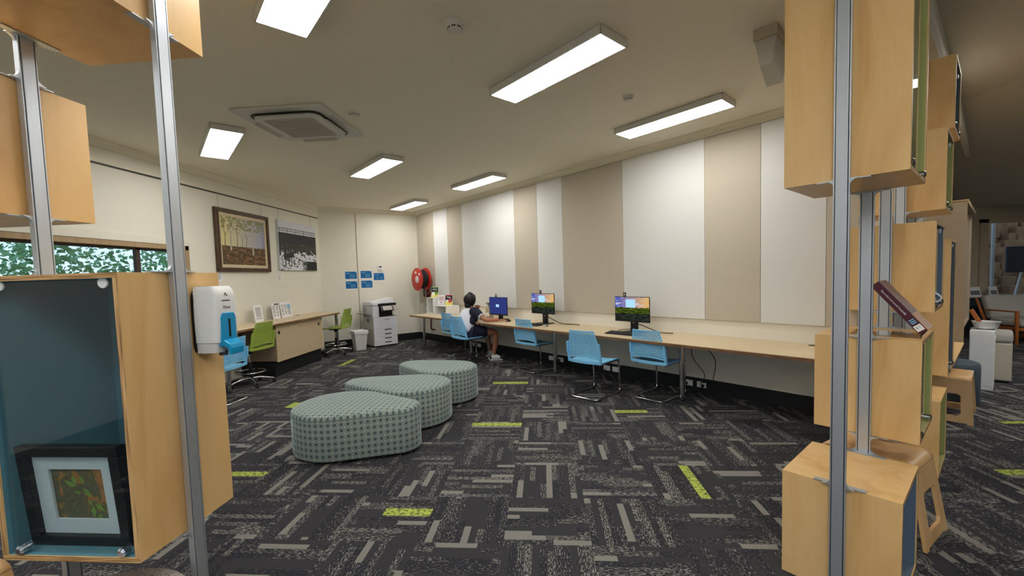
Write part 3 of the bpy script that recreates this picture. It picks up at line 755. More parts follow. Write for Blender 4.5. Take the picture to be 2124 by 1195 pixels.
def leaflet(name, u, v, z, w, h, bands, lb, title=None, cat='book', tilt=-.22, rz=0):
    t = thing_uv(name, lb, cat, u, v, z, rz)
    T = Matrix.Rotation(tilt, 4, 'X')
    b = MB(); b.box(-w / 2, w / 2, 0, .012, 0, h, 0, T); cov = b.build('cover', M['paper'], t)
    k = MB(); mats = []
    for (x0, x1, y0, y1, m) in bands:
        if M[m] not in mats: mats.append(M[m])
        k.box(x0 * w - w / 2, x1 * w - w / 2, -.0012 - .0002 * len(mats), 0, y0 * h, y1 * h, mats.index(M[m]), T)
    k.build('cover_print', mats, t)
    if title:
        P = T @ Vector((0, -.0035, h * title[1])); text(title[0], title[2], M['paper'], t, frameT(P, (1, 0, 0), T.to_3x3() @ Vector((0, 0, 1))))
    b = MB(); b.box(-w * .3, w * .3, h * .35, h * .35 + .003, 0, h * .5); b.build('easel_back', M['acrylic'], t)
    return t
leaflet('guide_book', -8.45, 4.90, DZ + .3722, .17, .24, [(0.02, .98, .9, .98, 'lime_cover'), (.02, .98, .38, .9, 'ink_dark'), (.02, .98, .02, .38, 'yellow'), (.1, .5, .16, .5, 'paper'), (.55, .88, .22, .55, 'lime_cover')],
        'yellow and black guide book with green band on the tall cube', ('iPad', .74, .062), rz=.62)
leaflet('guide_book', -7.86, 4.90, DZ + .2022, .17, .24, [(0.02, .98, .9, .98, 'pink'), (.02, .98, .38, .9, 'ink_dark'), (.02, .98, .02, .38, 'yellow'), (.08, .45, .3, .52, 'paper'), (.5, .85, .24, .6, 'pink')],
        'yellow and black guide book with red band on the low cube', ('Mac', .74, .062), rz=.62)
leaflet('leaflet', -8.10, 4.85, DZ + .2022, .16, .23, [(.2, .85, .8, .83, 'ink'), (.15, .9, .70, .74, 'pink'), (.15, .9, .6, .65, 'pink'), (.2, .85, .48, .51, 'ink_dark'), (.4, .47, .2, .36, 'pink'), (.58, .65, .2, .36, 'pink'), (.1, .9, .06, .08, 'ink')],
        'white leaflet with red printed lines on the low cube', None, 'leaflet', rz=.62)
leaflet('leaflet', -8.05, 5.0, DZ + .2022, .10, .21, [(.1, .9, .2, .9, 'poster_light'), (.4, .7, .3, .8, 'slate')],
        'narrow grey blue leaflet tucked behind the red one', None, 'leaflet', rz=.5)

# ------------------------------------------------------------------ fire hose reel
t = thing_uv('fire_hose_reel', 'red fire hose reel with black hose on the corner wall', 'hose reel', -9.15, VW - .026, 1.51)
def disc(y0, y1, r):
    b = MB(); T = frameT((0, y0, 0), (1, 0, 0), (0, 0, 1))
    b.lathe([(r * .2, 0), (r * .9, 0), (r * .96, .012), (r, .014), (r, y0 - y1 - .0), (r * .96, y0 - y1 - .006), (r * .9, y0 - y1), (0, y0 - y1)], n=48, T=T); return b
disc(-.05, -.075, .275).build('rear_disc', M['red'], t, smooth=True)
disc(-.27, -.295, .275).build('front_disc', M['red'], t, smooth=True)
b = MB(); pts = []
for k in range(9 * 32):
    a = k * 2 * PI / 32; lay = int(k / 32) % 7; f = (k / 32) % 7
    pts.append((.19 * math.cos(a), -.10 - f * .024, .19 * math.sin(a)))
b.tube(pts, .0145, 8); b.tube([(.215 * math.cos(k * PI / 16), -.12 - k * .0018, .215 * math.sin(k * PI / 16)) for k in range(70)], .0145, 8)
b.tube([(.19, -.2, .05), (.2, -.2, -.1), (.12, -.19, -.3), (.10, -.17, -.42)], .0145, 8)
b.build('hose', M['rubber'], t, smooth=True)
b = MB(); b.cyl((0, -.05, 0), (0, -.28, 0), .16, n=32); b.build('drum', M['dark_red'], t, smooth=True)
b = MB(); b.lathe([(.085, 0), (.085, .004), (.03, .005), (.03, .02), (0, .02)], n=32, T=frameT((0, -.294, 0), (1, 0, 0), (0, 0, 1))); b.build('hub_label', M['paper'], t)
b = MB(); b.box(-.1, -.015, -.298, -.294, .14, .19); b.lathe([(.035, 0), (.035, .003), (0, .003)], c=(.12, .12, 0), n=20, T=frameT((0, -.294, 0), (1, 0, 0), (0, 0, 1))); b.build('instruction_sticker', M['paper'], t)
b = MB(); b.box(-.05, .05, -.05, 0, -.2, .2); b.box(-.03, .03, -.06, -.0, -.5, -.2); b.build('wall_bracket', M['dark_red'], t, bevel=.004)
t = thing_uv('hose_valve', 'dark red pipe and stop valve below the hose reel', 'valve', -9.0, VW - .026, 0.001)
b = MB(); b.tube([(0, -.05, .30), (0, -.05, 1.12), (0, -.09, 1.16)], .016, 12); b.build('pipe', M['dark_red'], t, smooth=True)
b = MB(); b.cyl((-.06, -.09, 1.17), (.09, -.09, 1.17), .03, n=16); b.cyl((-.12, -.09, 1.19), (.04, -.09, 1.19), .012, n=10); b.build('valve_body', M['dark_red'], t, smooth=True)
b = MB(); b.tube([(-.12, -.08, .93), (-.02, -.08, .95), (.04, -.1, .93)], .02, 10); b.tube([(-.12, -.08, .94), (-.16, -.08, .86)], .01, 8); b.build('nozzle', M['black'], t, smooth=True)
b = MB(); b.tube([(0, -.05, .30), (.01, -.03, .28), (.09, 0, .28)], .018, 10); b.build('elbow', M['dark_red'], t, smooth=True)
b = MB(); b.box(-.02, .02, -.05, 0, .6, .63); b.box(-.02, .02, -.05, 0, 1.0, 1.03); b.build('pipe_clip', M['steel'], t)

# ------------------------------------------------------------------ left wall: pictures
def LT(y, z, x=XL + .001): return frameT((x, y, z), (0, 1, 0), (0, 0, 1))     # x along +y, y up, z into the room
t = thing('framed_painting', 'landscape painting of pale gum trees in a dark timber frame', 'painting', (XL + .001, 6.66, 1.725))
T = LT(0, 0, 0); W, H = 1.24, .985
def ring(b, w, h, e, z0, z1, m=0, yo=0):
    b.box(-w / 2, w / 2, yo, yo + e, z0, z1, m, T); b.box(-w / 2, w / 2, yo + h - e, yo + h, z0, z1, m, T)
    b.box(-w / 2, -w / 2 + e, yo + e, yo + h - e, z0, z1, m, T); b.box(w / 2 - e, w / 2, yo + e, yo + h - e, z0, z1, m, T)
b = MB(); ring(b, W, H, .04, .001, .05); ring(b, W - .064, H - .064, .032, .001, .06, 0, .032); b.build('frame', M['frame_brown'], t, bevel=.008)
b = MB(); ring(b, W - .126, H - .126, .05, .012, .03, 0, .063); b.build('mount', M['linen'], t)
b = MB(); x0, x1, y0, y1 = -W / 2 + .112, W / 2 - .112, .112, H - .112
b.add([T @ Vector(p) for p in ((x0, y0, .02), (x1, y0, .02), (x1, y1, .02), (x0, y1, .02))], [(0, 1, 2, 3)], 0, [((0, 0), (1, 0), (1, 1), (0, 1))])
def stroke(b, pts, r, m, z=.0205):
    for (p, q), (a, c) in zip(zip(pts[:-1], pts[1:]), zip(r[:-1], r[1:])):
        p = Vector(p); q = Vector(q); n = Vector((-(q - p).y, (q - p).x)).normalized()
        b.add([T @ Vector((*(v), z)) for v in (p + n * a, p - n * a, q - n * c, q + n * c)], [(0, 1, 2, 3)], m)
pw, ph = x1 - x0, y1 - y0
def pp(a, c): return (x0 + a * pw, y0 + c * ph)
for (a, c, top, r, m) in ((.2, .3, .95, .018, 1), (.08, .37, .8, .009, 2), (.34, .36, .85, .008, 2), (.70, .22, .93, .02, 1), (.88, .34, .85, .008, 1), (.55, .38, .7, .006, 2), (.78, .36, .8, .006, 1), (.95, .36, .8, .006, 2), (.45, .38, .65, .005, 2)):
    stroke(b, [pp(a, c), pp(a + .01, (c + top) / 2), pp(a - .01, top)], [r, r * .7, r * .45], m)
    stroke(b, [pp(a + .005, (c + top) / 2), pp(a + .08, (c + top) / 2 + .14), pp(a + .12, top - .03)], [r * .5, r * .35, r * .2], m)
    stroke(b, [pp(a + .003, (c + top) / 2 + .05), pp(a - .06, (c + top) / 2 + .19)], [r * .4, r * .2], m)
b.build('canvas', [M['bush'], M['trunk_pale'], M['trunk_dark']], t)
t = thing('bridge_picture', 'black and white canvas photograph of a bridge over a river', 'photograph', (XL + .001, 8.19, 1.765))
W, H = 1.28, .945; x0, x1, y0, y1 = -W / 2, W / 2, 0, H; pw, ph = W, H; Z = .041
b = MB(); b.box(x0, x1, y0, y1, .001, .04, 0, T); b.build('stretcher', M['mat_board'], t)
b = MB()
b.add([T @ Vector(p) for p in ((x0, y0, Z), (x1, y0, Z), (x1, y1, Z), (x0, y1, Z))], [(0, 1, 2, 3)], 0, [((0, 0), (1, 0), (1, 1), (0, 1))])
stroke(b, [pp(0, .68), pp(1, .68)], [.075, .075], 1, Z + .0006); stroke(b, [pp(0, .58), pp(1, .60)], [.04, .04], 1, Z + .0007)
for yy in (.80, .845): stroke(b, [pp(0, yy), pp(1, yy + .0)], [.006, .006], 1, Z + .0006)
for xx in (.02, .22, .43, .65, .87): stroke(b, [pp(xx, .74), pp(xx, .855)], [.006, .006], 1, Z + .0006)
for xx, r in ((.14, .022), (.22, .017), (.29, .014), (.345, .01), (.02, .03)): stroke(b, [pp(xx, .08 if xx > .1 else .3), pp(xx, .6)], [r * .8, r], 1, Z + .0008)
stroke(b, [pp(.10, .27), pp(.36, .33)], [.06, .05], 1, Z + .0009)
b.build('print', [M['river'], M['bridge']], t)
for k, (y, z, lb) in enumerate(((6.10, 1.575, 'small white caption card under the gum tree painting'), (7.57, 1.545, 'small white caption card under the bridge photograph'))):
    t = thing('caption_sign', lb, 'label', (XL + .001, y, z), 0, 'caption cards'); b = MB(); b.box(-.055, .055, 0, .14, 0, .004, 0, T); b.build('card', M['paper'], t)
    b = MB()
    for q in range(6): b.box(-.04, .04 - .012 * (q % 3), .115 - q * .017, .121 - q * .017, .004, .0045, 0, T)
    b.build('print', M['ink'], t)
for k, (y, z1, lb) in enumerate(((6.15, 2.70, 'first hanging wire, over the left edge of the gum tree painting'), (7.14, 2.70, 'second hanging wire, over the right edge of the gum tree painting'), (7.62, 2.71, 'third hanging wire, over the left edge of the bridge photograph'), (8.70, 2.71, 'fourth hanging wire, over the right edge of the bridge photograph'))):
    tag(MB().cyl((XL + .014, y, z1 - .05), (XL + .014, y, 2.93), .0022, n=6).build('hanging_wire', M['wire']), lb, 'wire', 'picture wires')

# ------------------------------------------------------------------ left counter
KX, KZ = -4.275, .876
t = thing('standing_counter', 'pale timber standing counter along the window wall', 'counter', (XL + .001, 6.5, 0))
ox = XL + .001
b = MB(); b.prism([(.001, -2.6), (KX - ox, -2.6), (KX - ox, 1.95), (.50, 2.28), (.001, 2.28)], lambda a, c, d: (a, c, d), KZ - .006, KZ); b.build('worktop', M['desk_top'], t)
b = MB(); b.prism([(.001, -2.6), (KX - ox, -2.6), (KX - ox, 1.95), (.50, 2.28), (.001, 2.28)], lambda a, c, d: (a, c, d), KZ - .034, KZ - .006); b.build('edge_core', M['desk_edge'], t)
for y in (-.98, 2.16):
    b = MB(); b.cyl((.5, y, .02), (.5, y, KZ - .034), .03, n=24); lg = b.build('leg', M['chrome'], t, smooth=True)
    f = MB(); f.lathe([(.033, 0), (.036, .012), (.031, .022), (0, .022)], c=(.5, y, 0), n=24); f.build('foot', M['black'], lg)
for y in (-1.3, .95, 1.42):
    b = MB(); b.lathe([(.04, KZ - .001), (.04, KZ + .003), (.034, KZ + .004), (0, KZ + .002)], c=(.09, y, 0), n=24); b.build('cable_grommet', M['black'], t)
t = thing('storage_cupboard', 'low beige cupboard with two sliding doors under the counter', 'cupboard', (XL + .001, 6.42, 0))
dx = -4.33 - ox; L = 1.43; z0, z1 = .235, .845
b = MB(); b.box(.01, dx - .012, 0, .02, z0, z1); b.box(.01, dx - .012, L - .02, L, z0, z1); b.box(.01, dx - .012, 0, L, z0, z0 + .02)
b.box(.01, dx - .012, 0, L, z1 - .02, z1); b.box(.01, .03, 0, L, z0, z1); b.build('carcass', M['side_lam'], t)
for k, (y0, y1, kx, off) in enumerate(((.0, .69, .07, 0), (.68, L - .06, .62, -.011))):
    b = MB(); b.box(dx - .011 + off, dx + off, y0, y1, z0 + .004, z1 - .012); dd = b.build('door', M['door_lam'], t, bevel=.001)
    b = MB(); yy = y0 + kx; zz = .715
    b.lathe([(.028, 0), (.028, .004), (.02, .005), (.018, .0), (0, .001)], n=24, T=frameT((dx + off, yy, zz), (0, 1, 0), (0, 0, 1))); b.build('finger_pull', M['black'], dd)
b = MB(); b.lathe([(.010, 0), (.010, .008), (0, .008)], n=12, T=frameT((dx - .004, .665, .75), (0, 1, 0), (0, 0, 1))); b.build('lock', M['black'], t)
b = MB(); b.box(dx - .03, dx - .004, L - .058, L, z0, z1); b.build('end_stile', M['desk_top'], t)
b = MB(); b.box(.02, dx - .05, -.004, L - .02, 0, z0); b.build('plinth', M['skirting'], t)
# things on the counter
def standee(y, x, w, h, lb, cols, group=None, rz=PI / 2, head=None, cat='sign', pic=False):
    t = thing('paper_sign', lb, cat, (x, y, KZ + .0005), rz, group)
    Tt = Matrix.Rotation(-.12, 4, 'X'); b = MB(); b.box(-w / 2, w / 2, 0, .002, 0, h, 0, Tt); b.build('sheet', M['paper'], t)
    b = MB()
    for c0, c1 in cols:
        z = h * .82
        while z > h * .14:
            if random.random() > .12: b.box(c0 * w - w / 2, (c1 - random.uniform(0, .08)) * w - w / 2, -.0012, 0, z, z + .006, 0, Tt)
            z -= .0135
    b.build('text_lines', M['ink'], t)
    if head: bb = MB(); bb.box(head[0] * w - w / 2, head[1] * w - w / 2, -.0014, 0, h * .88, h * .95, 0, Tt); bb.build('heading', M['ink_dark'], t)
    if pic: bb = MB(); bb.box(.15 * w - w / 2, .8 * w - w / 2, -.0014, 0, h * .6, h * .8, 0, Tt); bb.build('picture', M['poster_light'], t)
    b = MB(); b.box(-w / 2, w / 2, -.002, .07, 0, .003); b.box(-w / 2, w / 2, .002, .0045, 0, h * .98, 0, Tt); b.build('holder', M['acrylic'], t)
    return t
standee(6.71, -4.80, .21, .29, 'white paper sign standing alone on the counter', [(.2, .85)])
standee(7.22, -4.83, .21, .29, 'white notice with black heading bar on the counter', [(.12, .46), (.54, .9)], 'notices on the counter', head=(.38, .95))
standee(7.46, -4.83, .21, .29, 'white notice with two faint text columns on the counter', [(.12, .46), (.54, .9)], 'notices on the counter')
standee(7.66, -4.86, .16, .29, 'narrow white leaflet with a blue picture on the counter', [(.2, .8)], 'notices on the counter', pic=True)

# ------------------------------------------------------------------ back wall items
for k, (s0, s1, z0, z1, lb, kind) in enumerate(((.505, .785, 1.545, 1.745, 'blue information poster, top left of the group of five', 0), (.51, .787, 1.32, 1.52, 'blue information poster, bottom left of the group of five', 1),
        (.855, 1.135, 1.555, 1.755, 'blue information poster, top middle of the group of five', 0), (.86, 1.14, 1.325, 1.525, 'blue information poster, bottom middle of the group of five', 1), (1.16, 1.43, 1.50, 1.70, 'blue information poster under the thermostat', 2))):
    t = thing('information_poster', lb, 'poster', BK((s0 + s1) / 2, z0, .001), math.atan2(d.y, d.x), 'blue posters on the back wall')
    w = s1 - s0; h = z1 - z0
    b = MB(); b.box(-w / 2, w / 2, -.003, 0, 0, h); b.build('sheet', M['paper'], t)
    b = MB(); b.box(-w / 2 + .012, w / 2 - .006, -.0036, -.003, .022, h - .008); b.build('blue_field', M['poster_blue'], t)
    b = MB(); b.box(-w / 2 + .03, -w / 2 + .13, -.0042, -.0036, h - .055, h - .042)
    for q in range(4 if kind < 2 else 3):
        for cx in ((-.02,) if kind < 2 else (-.06, .04)): b.box(cx, cx + (.11 if kind < 2 else .05), -.0042, -.0036, .05 + q * .022, .056 + q * .022)
    b.add([(w / 2 - .05, -.0041, h - .008), (w / 2 - .006, -.0041, h - .008), (w / 2 - .006, -.0041, h - .05)], [(0, 1, 2)])
    b.build('poster_print', M['poster_light'], t)
t = thing('thermostat', 'small white thermostat with dark display above the posters', 'thermostat', BK(1.335, 1.75, .001), math.atan2(d.y, d.x))
b = MB(); b.box(-.06, .06, -.02, 0, 0, .125); b.build('body', M['white'], t, bevel=.004)
b = MB(); b.box(-.035, .035, -.0215, -.02, .07, .105); b.build('display', M['darkgrey'], t)
b = MB(); b.box(-.03, -.008, -.022, -.02, .03, .045); b.box(.008, .03, -.022, -.02, .03, .045); b.build('button', M['printer_grey'], t)
t = thing('power_outlet', 'white power outlet on the back skirting behind the far green stool', 'power outlet', BK(.38, .085, .018), math.atan2(d.y, d.x))
b = MB(); b.box(-.06, .06, -.01, 0, -.036, .036); b.build('plate', M['white'], t, bevel=.003)
b = MB(); b.box(-.035, -.02, -.012, -.009, .01, .02); b.box(.02, .035, -.012, -.009, .01, .02); b.build('switch', M['printer_grey'], t)

# multifunction printer
pa = math.atan2(.437, .39)
t = thing('multifunction_printer', 'large white office printer with four paper drawers', 'printer', (-3.645, 9.33, 0), pa)
W, D = .575, .55
b = MB(); b.box(-W / 2, W / 2, .012, D, .03, .68); b.build('cabinet', M['printer_grey'], t, bevel=.01)
b = MB(); b.box(-W / 2, W / 2, 0, .012, .42, .68); b.build('front_cover', M['printer'], t, bevel=.006)
text('FUJIFILM', .034, M['ink_dark'], t, frameT((.045, -.0008, .615), (1, 0, 0), (0, 0, 1)))
for k, (z0, z1) in enumerate(((.325, .417), (.225, .322), (.135, .222), (.03, .132))):
    if k == 0:
        b = MB(); b.box(-W / 2, .15, 0, .012, z0, z1); dr = b.build('drawer', M['printer'], t, bevel=.004)
        b = MB(); b.box(.153, W / 2, 0, .012, z0, z1); b.build('toner_flap', M['printer'], t, bevel=.004)
    else:
        b = MB(); b.box(-W / 2, W / 2, 0, .012, z0, z1); dr = b.build('drawer', M['printer'], t, bevel=.004)
    b = MB(); zc_ = (z0 + z1) / 2 + .012; b.box(-.03, .135, -.002, .004, zc_ - .011, zc_ + .011); b.build('handle', M['ink_dark'], dr, bevel=.002)
b = MB(); b.box(-W / 2 + .03, W / 2 - .03, .03, D - .03, 0, .03); b.build('base', M['black'], t)
b = MB(); b.box(-W / 2, -.13, .02, D, .68, .93); b.box(.2, W / 2, .3, D, .68, .93); b.box(-W / 2, W / 2, .3, D, .68, .93); b.build('upper_body', M['printer'], t, bevel=.02)
b = MB(); b.box(-.13, .20, .035, .3, .68, .92); b.build('output_bay', M['black'], t, bevel=.004)
b = MB(); b.prism([(.02, .68), (.30, .68), (.30, .705)], lambda a, c, s: (s, a, c), .14, W / 2 + .0); b.build('output_tray', M['darkgrey'], t)
b = MB(); b.box(-W / 2, W / 2, .10, D, .93, 1.03); b.box(-W / 2, -.1, .02, .12, .93, 1.02); b.build('scanner', M['printer'], t, bevel=.022)
b = MB(); b.box(-.16, W / 2 - .0, .0, .12, .93, .985); b.build('scanner_front', M['black'], t, bevel=.01)
b = MB(); b.prism([(-.12, 1.03), (W / 2 + .02, 1.03), (W / 2 + .02, 1.10), (.05, 1.06)], lambda a, c, s: (a, s, c), .16, D - .06); b.build('document_feeder', M['printer'], t, bevel=.012)
Tp = Matrix.Translation((.02, -.06, .86)) @ Matrix.Rotation(-.6, 4, 'X')
b = MB(); b.box(-.15, .15, -.03, .0, -.06, .07, 0, Tp); b.build('control_panel', M['darkgrey'], t, bevel=.008)
b = MB(); b.box(-.105, .115, -.032, -.029, -.045, .06, 0, Tp); b.build('touch_screen', M['printer_grey'], t)
b = MB(); b.prism([(0, 0), (.22, .05), (.22, .058), (0, .012)], lambda a, c, s: (-W / 2 - a, s, .72 + c), .1, .42); b.build('bypass_tray', M['darkgrey'], t)
b = MB(); b.prism([(0, 0), (.11, .02), (.11, .028), (0, .012)], lambda a, c, s: (W / 2 + a, s, .82 + c), .12, .4); b.build('side_tray', M['printer_grey'], t)
b = MB(); b.box(-W / 2 - .003, -W / 2, .2, .34, .56, .64); b.box(-W / 2 - .003, -W / 2, .1, .45, .39, .40); b.build('side_label', M['ink'], t)
t = thing('waste_bin', 'square white waste bin with liner beside the printer', 'bin', (-4.10, 8.93, 0), pa - .1)
b = MB(); a, c_ = .10, .14; h = .42
b.add([(-a, -a, 0), (a, -a, 0), (a, a, 0), (-a, a, 0), (-c_, -c_, h), (c_, -c_, h), (c_, c_, h), (-c_, c_, h)], [(3, 2, 1, 0), (0, 1, 5, 4), (1, 2, 6, 5), (2, 3, 7, 6), (3, 0, 4, 7)])
b.build('bin_body', M['white_metal'], t, solid=.006)
b = MB(); c2 = .148
rim = [(-c2, -c2), (c2, -c2), (c2, c2), (-c2, c2)]
vs = []
for j, (s, z) in enumerate(((1.0, h - .07), (1.03, h + .004), (.9, h + .012), (.82, h - .12))):
    for x, y in rim: vs.append((x * s, y * s, z + (.02 if (x > 0) == (y > 0) and j == 0 else 0)))
b.add(vs, [(j * 4 + k, j * 4 + (k + 1) % 4, j * 4 + 4 + (k + 1) % 4, j * 4 + 4 + k) for j in range(3) for k in range(4)])
b.build('liner_bag', M['paper'], t, solid=.002)

# ------------------------------------------------------------------ ottomans
def ottoman(cs, lb, z0=.025, z1=.405):
    """teardrop plan: hull of two circles"""
    (ax, ay, ar), (bx, by, br) = cs
    cx, cy = (ax + bx) / 2, (ay + by) / 2
    n = 96; pts = []
    for k in range(n):
        a = 2 * PI * k / n; dr = Vector((math.cos(a), math.sin(a)))
        s1 = Vector((ax - cx, ay - cy)) + dr * ar; s2 = Vector((bx - cx, by - cy)) + dr * br
        pts.append(s1 if s1.dot(dr) > s2.dot(dr) else s2)
    # even arc-length resampling
    L = [0]
    for k in range(n): L.append(L[-1] + (pts[(k + 1) % n] - pts[k]).length)
    N = 120; rs = []
    for j in range(N):
        s = L[-1] * j / N; k = max(i for i in range(n) if L[i] <= s + 1e-9); f = (s - L[k]) / max(L[k + 1] - L[k], 1e-9)
        rs.append(pts[k].lerp(pts[(k + 1) % n], min(f, 1)))
    def off(d):
        out = []
        for j in range(N):
            tn = (rs[(j + 1) % N] - rs[j - 1]).normalized(); out.append(rs[j] - Vector((tn.y, -tn.x)) * d)
        return out
    t = thing('ottoman', lb, 'ottoman', (cx, cy, 0), 0, 'patterned teardrop ottomans')
    prof = [(.02, z0), (.006, z0 + .008), (0, z0 + .025), (0, z1 - .03), (.004, z1 - .012), (.018, z1)]
    b = MB(); per = L[-1]
    vs = []
    for dd, z in prof:
        o = off(dd); vs += [(p.x, p.y, z) for p in o]
    fs = []; uvs = []
    for i in range(len(prof) - 1):
        for j in range(N):
            k = (j + 1) % N; fs.append((i * N + j, i * N + k, (i + 1) * N + k, (i + 1) * N + j))
            u0, u1 = per * j / N, per * (j + 1) / N; uvs.append(((u0, prof[i][1]), (u1, prof[i][1]), (u1, prof[i + 1][1]), (u0, prof[i + 1][1])))
    b.add(vs, fs, 0, uvs); b.build('side_upholstery', M['ottoman'], t, smooth=True)
    b = MB(); vs = []; fs = []; uvs = []
    rings = [(.018, z1), (.03, z1 + .004), (.06, z1 + .008), (.12, z1 + .012)]
    for dd, z in rings: vs += [(p.x, p.y, z) for p in off(dd)]
    for i in range(len(rings) - 1):
        for j in range(N):
            k = (j + 1) % N; f = (i * N + j, i * N + k, (i + 1) * N + k, (i + 1) * N + j); fs.append(f); uvs.append(tuple((vs[q][0], vs[q][1]) for q in f))
    f = tuple(range(3 * N, 4 * N)); fs.append(f); uvs.append(tuple((vs[q][0], vs[q][1]) for q in f))
    b.add(vs, fs, 0, uvs); b.build('top_cushion', M['ottoman'], t, smooth=True)
    b = MB(); o = off(.02); b.tube([(p.x, p.y, z1 - .032) for p in off(.001)], .003, 8, 0, True); b.build('seam', M['seam'], t, smooth=True)
    b = MB(); o = off(.09); b.prism([(p.x, p.y) for p in o], lambda a, c, z: (a, c, z), 0, z0 + .004); b.build('plinth', M['black'], t)
ottoman(((-1.88, 3.66, .418), (-1.33, 3.61, .19)), 'patterned teardrop ottoman nearest the viewer')
ottoman(((-1.43, 4.37, .40), (-2.02, 4.47, .20)), 'patterned teardrop ottoman in the middle of the row')
ottoman(((-1.26, 5.175, .388), (-1.74, 5.40, .20)), 'patterned teardrop ottoman farthest from the viewer')

# ------------------------------------------------------------------ chairs
def lattice(fn, nu, nv, hole=(.62, .5), skew=0.0):
    b = MB()
    def pt(i, j, a, c): return fn((i + a) / nu, (j + c) / nv)
    for j in range(nv):
        sh = .5 if j % 2 else 0.0
        cells = []
        if sh: cells.append((0, .5, False))
        k = sh
        while k + 1 <= nu + 1e-6: cells.append((k, k + 1, True)); k += 1
        if sh: cells.append((nu - .5, nu, False))
        for x0, x1, hl in cells:
            a0, a1, c0, c1 = x0 / nu, x1 / nu, j / nv, (j + 1) / nv
            o = [fn(a0, c0), fn(a1, c0), fn(a1, c1), fn(a0, c1)]
            if not hl: b.add(o, [(0, 1, 2, 3)]); continue
            mx, my = (a0 + a1) / 2, (c0 + c1) / 2; hx, hy = (a1 - a0) * hole[0] / 2, (c1 - c0) * hole[1] / 2
            sk = skew * (a1 - a0)
            inn = [fn(mx - hx - sk, my - hy), fn(mx + hx - sk, my - hy), fn(mx + hx + sk, my + hy), fn(mx - hx + sk, my + hy)]
            b.add(o + inn, [(0, 1, 5, 4), (1, 2, 6, 5), (2, 3, 7, 6), (3, 0, 4, 7)])
    return b
def shell_parts(t, mat, zs):
    """seat, perforated back and its carrier; zs = seat height"""
    def seat(a, c):
        s = a * 2 - 1; x = s * (.232 - .012 * c); y = -.205 + .45 * c
        return (x, y, zs - .012 + .012 * s * s - .02 * math.sin(min(c, 1) * PI) * (1 - s * s) - (.03 * ((c - .8) / .2) ** 2 if c > .8 else 0) + .004)
    b = MB(); b.grid(seat, 14, 16); b.build('seat', mat, t, smooth=True, solid=.014)
    def back(a, c):
        s = a * 2 - 1
        hw = .212 - .008 * c if c < .52 else .208 - .036 * (c - .52) / .48
        z = zs + .045 + .018 * (1 - s * s) * (1 - c) + .345 * c
        y = -.232 - .012 * c if c < .5 else -.238 - .085 * (c - .5)
        y -= .026 * (1 - s * s) * (.7 + .3 * c)
        return (s * hw, y, z)
    b = lattice(lambda a, c: back(.02 + a * .96, .04 + c * .92), 11, 17, (.66, .46), .16)
    # solid rim
    N = 20
    def rimstrip(f0, f1, n):
        for i in range(n): b.add([f0(i / n), f0((i + 1) / n), f1((i + 1) / n), f1(i / n)], [(0, 1, 2, 3)])
    rimstrip(lambda q: back(q, 0), lambda q: back(.02 + q * .96, .04), N); rimstrip(lambda q: back(q, 1), lambda q: back(.02 + q * .96, .96), N)
    rimstrip(lambda q: back(0, q), lambda q: back(.02, .04 + q * .92), N); rimstrip(lambda q: back(1, q), lambda q: back(.98, .04 + q * .92), N)
    b.build('backrest', mat, t, solid=.009)
    b = MB()
    for s in (-1, 1):                                   # upright side wings
        P = [(s * .222, -.20, zs - .012), (s * .224, -.225, zs + .10), (s * .218, -.25, zs + .24)]
        for (p, q) in zip(P[:-1], P[1:]):
            w = .034
            vs = [(p[0] - s * .012, p[1], p[2]), (p[0] + s * .014, p[1], p[2]), (p[0] + s * .014, p[1] - w, p[2]), (p[0] - s * .012, p[1] - w, p[2])]
            vs += [(q[0] - s * .012, q[1] + .008, q[2]), (q[0] + s * .012, q[1] + .008, q[2]), (q[0] + s * .012, q[1] - w * .7, q[2]), (q[0] - s * .012, q[1] - w * .7, q[2])]
            b.add(vs, [(3, 2, 1, 0), (4, 5, 6, 7), (0, 1, 5, 4), (1, 2, 6, 5), (2, 3, 7, 6), (3, 0, 4, 7)])
    n = 12
    for i in range(n):                                  # curved lower rail, leaving a slot under the back
        def q(k):
            s = k / n * 2 - 1; return (s * .222, -.205 - .028 * (1 - s * s) * 1.2)
        (xa, ya), (xb, yb) = q(i), q(i + 1)
        vs = [(xa, ya, zs - .014), (xb, yb, zs - .014), (xb, yb - .024, zs - .014), (xa, ya - .024, zs - .014), (xa, ya, zs + .022), (xb, yb, zs + .022), (xb, yb - .026, zs + .022), (xa, ya - .026, zs + .022)]
        b.add(vs, [(3, 2, 1, 0), (4, 5, 6, 7), (0, 1, 5, 4), (2, 3, 7, 6)])
    b.build('back_frame', mat, t, bevel=.004)
def fillet(pts, r, n=5):
    out = [Vector(pts[0])]
    for i in range(1, len(pts) - 1):
        p, a, c = Vector(pts[i]), Vector(pts[i - 1]), Vector(pts[i + 1])
        d0 = (a - p).normalized(); d1 = (c - p).normalized(); rr_ = min(r, (a - p).length * .45, (c - p).length * .45)
        s, e = p + d0 * rr_, p + d1 * rr_
        for k in range(n + 1): f = k / n; out.append(s * (1 - f) ** 2 + p * 2 * f * (1 - f) + e * f * f)
    out.append(Vector(pts[-1])); return out
